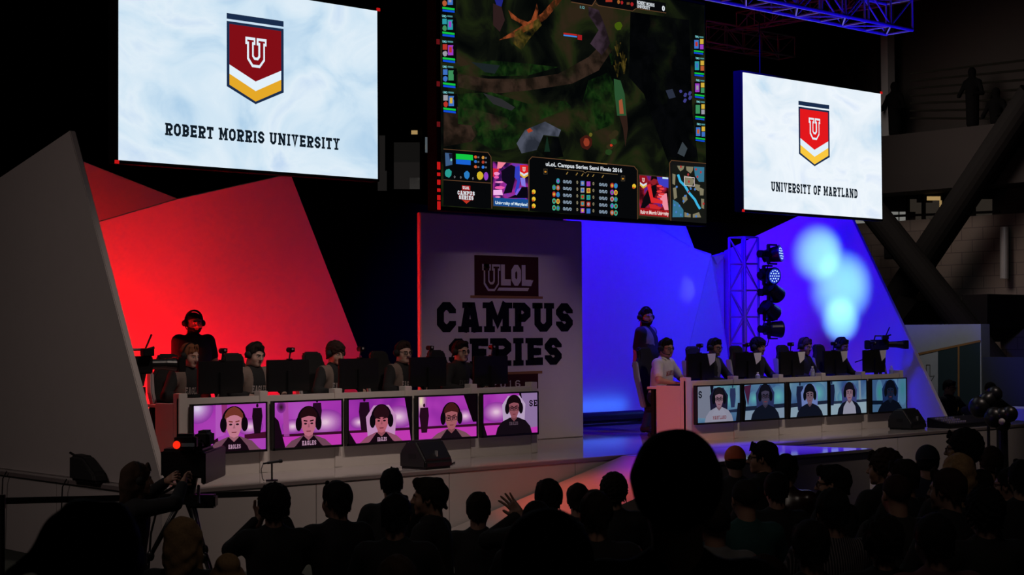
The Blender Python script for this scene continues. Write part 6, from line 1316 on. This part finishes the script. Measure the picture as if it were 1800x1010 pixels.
player(1, 'seated player in black jacket and glasses with mic boom, second on the right desk', False, 1254, 597, hair=('short', 'black'), tone='dim', headset='boom', glasses=True, shirt=('black', 1.9), inner='lgrey', look=(.3, -.15, 0), turn=.3)
player(2, 'seated player in black jacket below the lamp tower, third on the right desk', False, 1333, 606, hair=('shaggy', 'black'), tone='dim', headset='boom', shirt=('black', 1.9), look=(.3, -.15, 0), turn=.3)
player(3, 'seated player with brown hair leaning in, fourth on the right desk', False, 1415, 600, hair=('short', 'brown'), tone='dim', headset=True, shirt=('black', 1.9), look=(.25, -.25, 0), turn=.25, lean=.2)
player(4, 'seated hooded dark player at the right end of the right desk', False, 1478, 599, hair=('short', 'black'), tone='brown', headset=True, shirt=('black', 1.9), look=(.25, -.3, 0), turn=.3, lean=.22)
for i in range(10):
    lf_ = i < 5; u = (PUL if lf_ else PUR)[i % 5]; zt = ZTL if lf_ else ZTR; w_ = ['ginger player', 'bowing player', 'shaggy haired player', 'player in grey shoulders and glasses', 'player before the lettering', 'white shirt player', 'second player on the right desk', 'third player on the right desk', 'brown haired player', 'last player on the right desk'][i]
    keyboard(u - .1, 14.97, zt, 'black keyboard on the desk before the ' + w_, 'keyboards on the desks'); mouse(u + .24, 15.0, zt, 'black mouse under the hand of the ' + w_, 'mice on the desks')
# --- two coaches standing on the stage
pc = at_v(340, 700, 17.3); zt_ = at_v(340, 552, 17.3).z
person('bearded standing person in black T-shirt and headset behind the ginger player', (pc.x, 17.3, STAGE), F_OUT + .12, 'stand', lean=.0, fat=.4, broad=1.28, tone='fair', hair=('crop', 'dark'), beard=True, headset='boom', shirt=('black', .62), pants='black', look=(.25, -.12, 0), hands={k: (V3((k * .16, .17, .90)), (k * 1, -.5, -.2)) for k in (-1, 1)}, sc=.955, vox=.014)
pc = at_v(1138, 700, 16.35); zt_ = at_v(1138, 535, 16.35).z
def stripes(t, J, hw, Rh): pass
person('tall standing person in dark jersey with grey shoulders, hands behind back, by the blue wall', (pc.x, 16.35, STAGE), F_OUT + .4, 'stand', lean=-.03, fat=.3, broad=1.26, tone='tan', hair=('short', 'black'), beard=True, headset='boom', shirt=('navy', .8), raglan='greyj', pants='jean', look=(.6, -.08, 0), hands={k: (V3((k * .07, -.17, .93)), (k * 1, -.5, .0), ((-k * .8, -.1, -.6), (0, -1, 0))) for k in (-1, 1)}, sc=1.035, vox=.014)
# --- two operators behind the control desk at the right
for px, py, lb, hr, gl, tone in ((1664, 667, 'seated operator in glasses and dark hair behind the right control desk', ('short', 'black'), True, 'tan'), (1738, 671, 'balding seated operator bowed over the right control desk', ('crop', 'dark'), False, 'tan')):
    d = 27.6 if gl else 26.6; p = at_d(px, py, d); hs = p.z - .895
    hs2 = min(.75, hs); 
    person(lb, (p.x, p.y, 0), facing(150 if gl else 165), 'stand', lean=.1, sc=(p.z - .79) / .955 if p.z < 1.9 else 1.0, hair=hr, glasses=gl, tone=tone, shirt=('black', 1.9), look=(-.2, -.2, 0), vox=.018, group='operators behind the control desk')

# ------------------------------------------------------------------ the audience
rs = MB().box((-2.5, -1.5, 0), (4.6, 4.9, .22)).build('riser_platform', m_floor); tag(rs, 'low dark riser under the nearest standing spectators', 'platform')
CROWD = []
def spect(px, top, wpx, deg, label, hair=('short', 'black'), shirt=('black', 1.9), look=0.0, nod=-.05, tone='dim', **k):
    Z = .20 * 2900 / wpx; p = at_d(px, top, Z); z = p.z - .018; hs = z - .895 - (0.0 if k.get('cap') is None else -.0); kk = dict(k); lean = kk.pop('lean', .06); st_ = kk.pop('stand', False); dz = kk.pop('dz', 0)
    yaw = facing(deg)
    if st_:
        base = .22; sc = (z - base - .79) / .955; loc = (p.x, p.y, base)
        return person(label, loc, yaw, 'stand', lean=.0, hair=hair, shirt=shirt, tone=tone, look=(math.radians(look), nod, 0), sc=sc, vox=.018, group='spectators watching the stage', **kk)
    return person(label, (p.x, p.y, 0), yaw, 'sit', round(hs, 2), lean, hair=hair, shirt=shirt, tone=tone, look=(math.radians(look), nod, 0), vox=.02, group='spectators watching the stage', **kk)
# photographer with raised arms
def held_camera(t, J, hw, Rh): pass
hh = lambda z: {-1: (V3((-.1, .27, z)), (-.9, -.2, -1), ((.3, .4, 1), (0, 1, 0))), 1: (V3((.06, .30, z)), (.35, -.1, -1), ((-.3, .4, 1), (0, 1, 0)))}
spect(482, 846, 57, -8, 'spectator from behind raising both hands to a camera, under the stage microphone', hair=('shaggy', 'black'), hands=hh(1.10), kinds=('fist', 'fist'))
spect(594, 840, 55, -25, 'spectator in black jacket from behind, right of the raised hands photographer', hair=('short', 'black'), look=-15, nod=.0)
spect(688, 817, 46, 0, 'spectator with short black hair further back, below the left desk speaker', hair=('short', 'black'))
spect(694, 862, 62, 5, 'spectator in black directly in front of another head, left of the profile face', hair=('short', 'black'))
spect(765, 834, 54, -75, 'spectator in profile facing left, lit nose and short hair, below the floor speaker', hair=('quiff', 'dark'), tone='tan', look=-10)
spect(840, 860, 50, 5, 'spectator with round dark head right of the left facing profile', hair=('short', 'dark'))
spect(697, 971, 82, 0, 'brown haired head at the bottom edge, below the dark jackets', hair=('short', 'brown'), nod=-.2)
spect(400, 983, 76, -10, 'blonde spectator with a hair bun at the bottom edge', hair=('bun', 'blonde'), nod=-.1)
spect(318, 905, 66, 10, 'long haired blonde spectator from behind, at the studio camera tripod', hair=('long', 'blonde'), shirt=('char', 1.9))
hc = lambda z: {-1: (V3((-.15, .34, z)), (-1, -.3, -.5)), 1: (V3((.16, .38, z)), (1, -.3, -.5))}
p_ = at_d(227, 814, 12.9)
person('long haired camera operator in headset, profile facing right, at the studio camera', (p_.x, p_.y, 0), facing(62), 'stand', lean=.1, hair=('long', 'brown'), headset=True, tone='tan', shirt=('black', 1.9), look=(0, -.05, 0), hands=hc(1.1), kinds=('fist', 'fist'), sc=(p_.z - .79) / .955, vox=.018, group='spectators watching the stage')
spect(147, 873, 190, 12, 'huge dark head very close at the bottom left, hair tuft sticking out', hair=('tuft', 'black'), stand=True, tone='dim', look=-30)
spect(1187, 754, 160, 0, 'huge dark head and shoulders very close, right of the picture centre', hair=('round', 'black'), stand=True, tone='dim')
spect(960, 893, 165, 0, 'large blurred dark head close at the bottom, left of the huge head', hair=('round', 'black'), stand=True, tone='brown', shirt=('navy', 1.9))
wv = {-1: (V3((-.17, .24, 1.10)), (-1, -.2, -.8), ((-.62, .3, .75), (.3, .6, .0))), 1: (V3((.11, .27, .66)), (1, -.4, -.3))}
spect(965, 835, 56, -5, 'spectator raising a hand left of his head, below the stage edge', hair=('short', 'black'), hands=wv, kinds=('flat', 'relax'))
spect(943, 873, 62, 0, 'dark spectator just in front of the raised hand', hair=('crop', 'black'))
spect(1016, 844, 45, 0, 'spectator with pale lit hair edge, small, before the orange ramp', hair=('short', 'dark'))
spect(1048, 856, 66, 0, 'spectator with pointed knit hat shape left of the huge head', hair=('quiff', 'dark'), tone='tan')
spect(1079, 827, 48, 0, 'spectator with round head before the violet ramp top', hair=('curly', 'dark'))
m_cap = mat('orange_cap', (.62, .13, .06), .8)
spect(1293, 779, 42, 0, 'spectator in a backwards orange cap right of the huge head', hair=('short', 'dark'), cap=(m_cap, 'back'), shirt=('black', 1.9))
spect(1348, 770, 46, -50, 'spectator in glasses looking left, right of the orange cap', hair=('short', 'black'), glasses=True, tone='tan', look=-25)
spect(1313, 836, 57, -10, 'spectator in teal top with cropped hair below the orange cap', hair=('crop', 'dark'), shirt=('teal', 1.9), tone='tan')
spect(1258, 872, 66, -8, 'spectator in light grey shirt half hidden by the huge head', hair=('crop', 'dark'), shirt=('lgrey', 1.9), tone='tan', nod=.03)
spect(1380, 794, 46, 25, 'spectator in glossy brown leather jacket below the blue platform edge', hair=('short', 'black'), shirt=('leather', 1.9), tone='tan')
spect(1473, 811, 52, -50, 'spectator in glasses facing left before the grey platform face', hair=('quiff', 'black'), glasses=True, tone='tan', look=-20)
spect(1467, 852, 66, -10, 'spectator in a checked pale shirt below the left facing glasses wearer', hair=('short', 'black'), shirt=('check', 1.9))
spect(1559, 785, 50, -35, 'curly haired spectator looking left below the right floor speaker', hair=('curly', 'darkred'), tone='tan', look=-20)
spect(1594, 801, 52, -40, 'spectator with short dark hair turned left, behind the cropped head', hair=('short', 'dark'), tone='tan', look=-15)
spect(1580, 827, 58, -12, 'spectator with cropped nape and grey collar, in front of two left lookers', hair=('crop', 'darkred'), tone='tan', shirt=('char', 1.9))
spect(1632, 778, 46, 0, 'spectator with smooth navy hood, left of the glasses wearer with curly hair', hair=('short', 'black'), shirt=('navy', 1.9), cap=(CL['navy'], 'back'))
spect(1698, 750, 52, -30, 'curly haired spectator in glasses, top of the crowd at the right', hair=('curly', 'black'), glasses=True, look=-30)
spect(1688, 793, 56, -10, 'long haired blonde spectator in the right crowd', hair=('long', 'blonde'), nod=.02)
spect(1674, 816, 60, -40, 'spectator in dark top turned left in front of the blonde hair', hair=('short', 'darkred'), tone='dim', look=-10)
spect(1744, 779, 46, 0, 'spectator with round short hair right of the blonde', hair=('short', 'darkred'))
spect(1778, 816, 50, -20, 'spectator with blue lit glasses near the right picture edge', hair=('short', 'black'), glasses=True, look=-35)
spect(1734, 854, 66, -5, 'large dark haired spectator low in the right crowd', hair=('curly', 'black'))
spect(1428, 905, 74, -5, 'near dark head at the bottom, left of the checked shirt', hair=('short', 'black'), tone='dim')
spect(1554, 902, 70, 0, 'near dark head at the bottom, right of the checked shirt', hair=('curly', 'black'), tone='dim')
spect(1648, 893, 76, -10, 'near spectator in dusty pink top at the lower right', hair=('short', 'black'), shirt=('pink', 1.9), tone='dim')
spect(1797, 803, 54, 10, 'spectator cut by the right picture edge, dark jacket', hair=('short', 'black'), tone='tan')
spect(1366, 824, 50, 0, 'dark spectator just left of the leather jacket', hair=('short', 'black'))
spect(1345, 966, 112, 0, 'near dark reddish head at the bottom, right of the huge head', hair=('short', 'darkred'), nod=-.1)
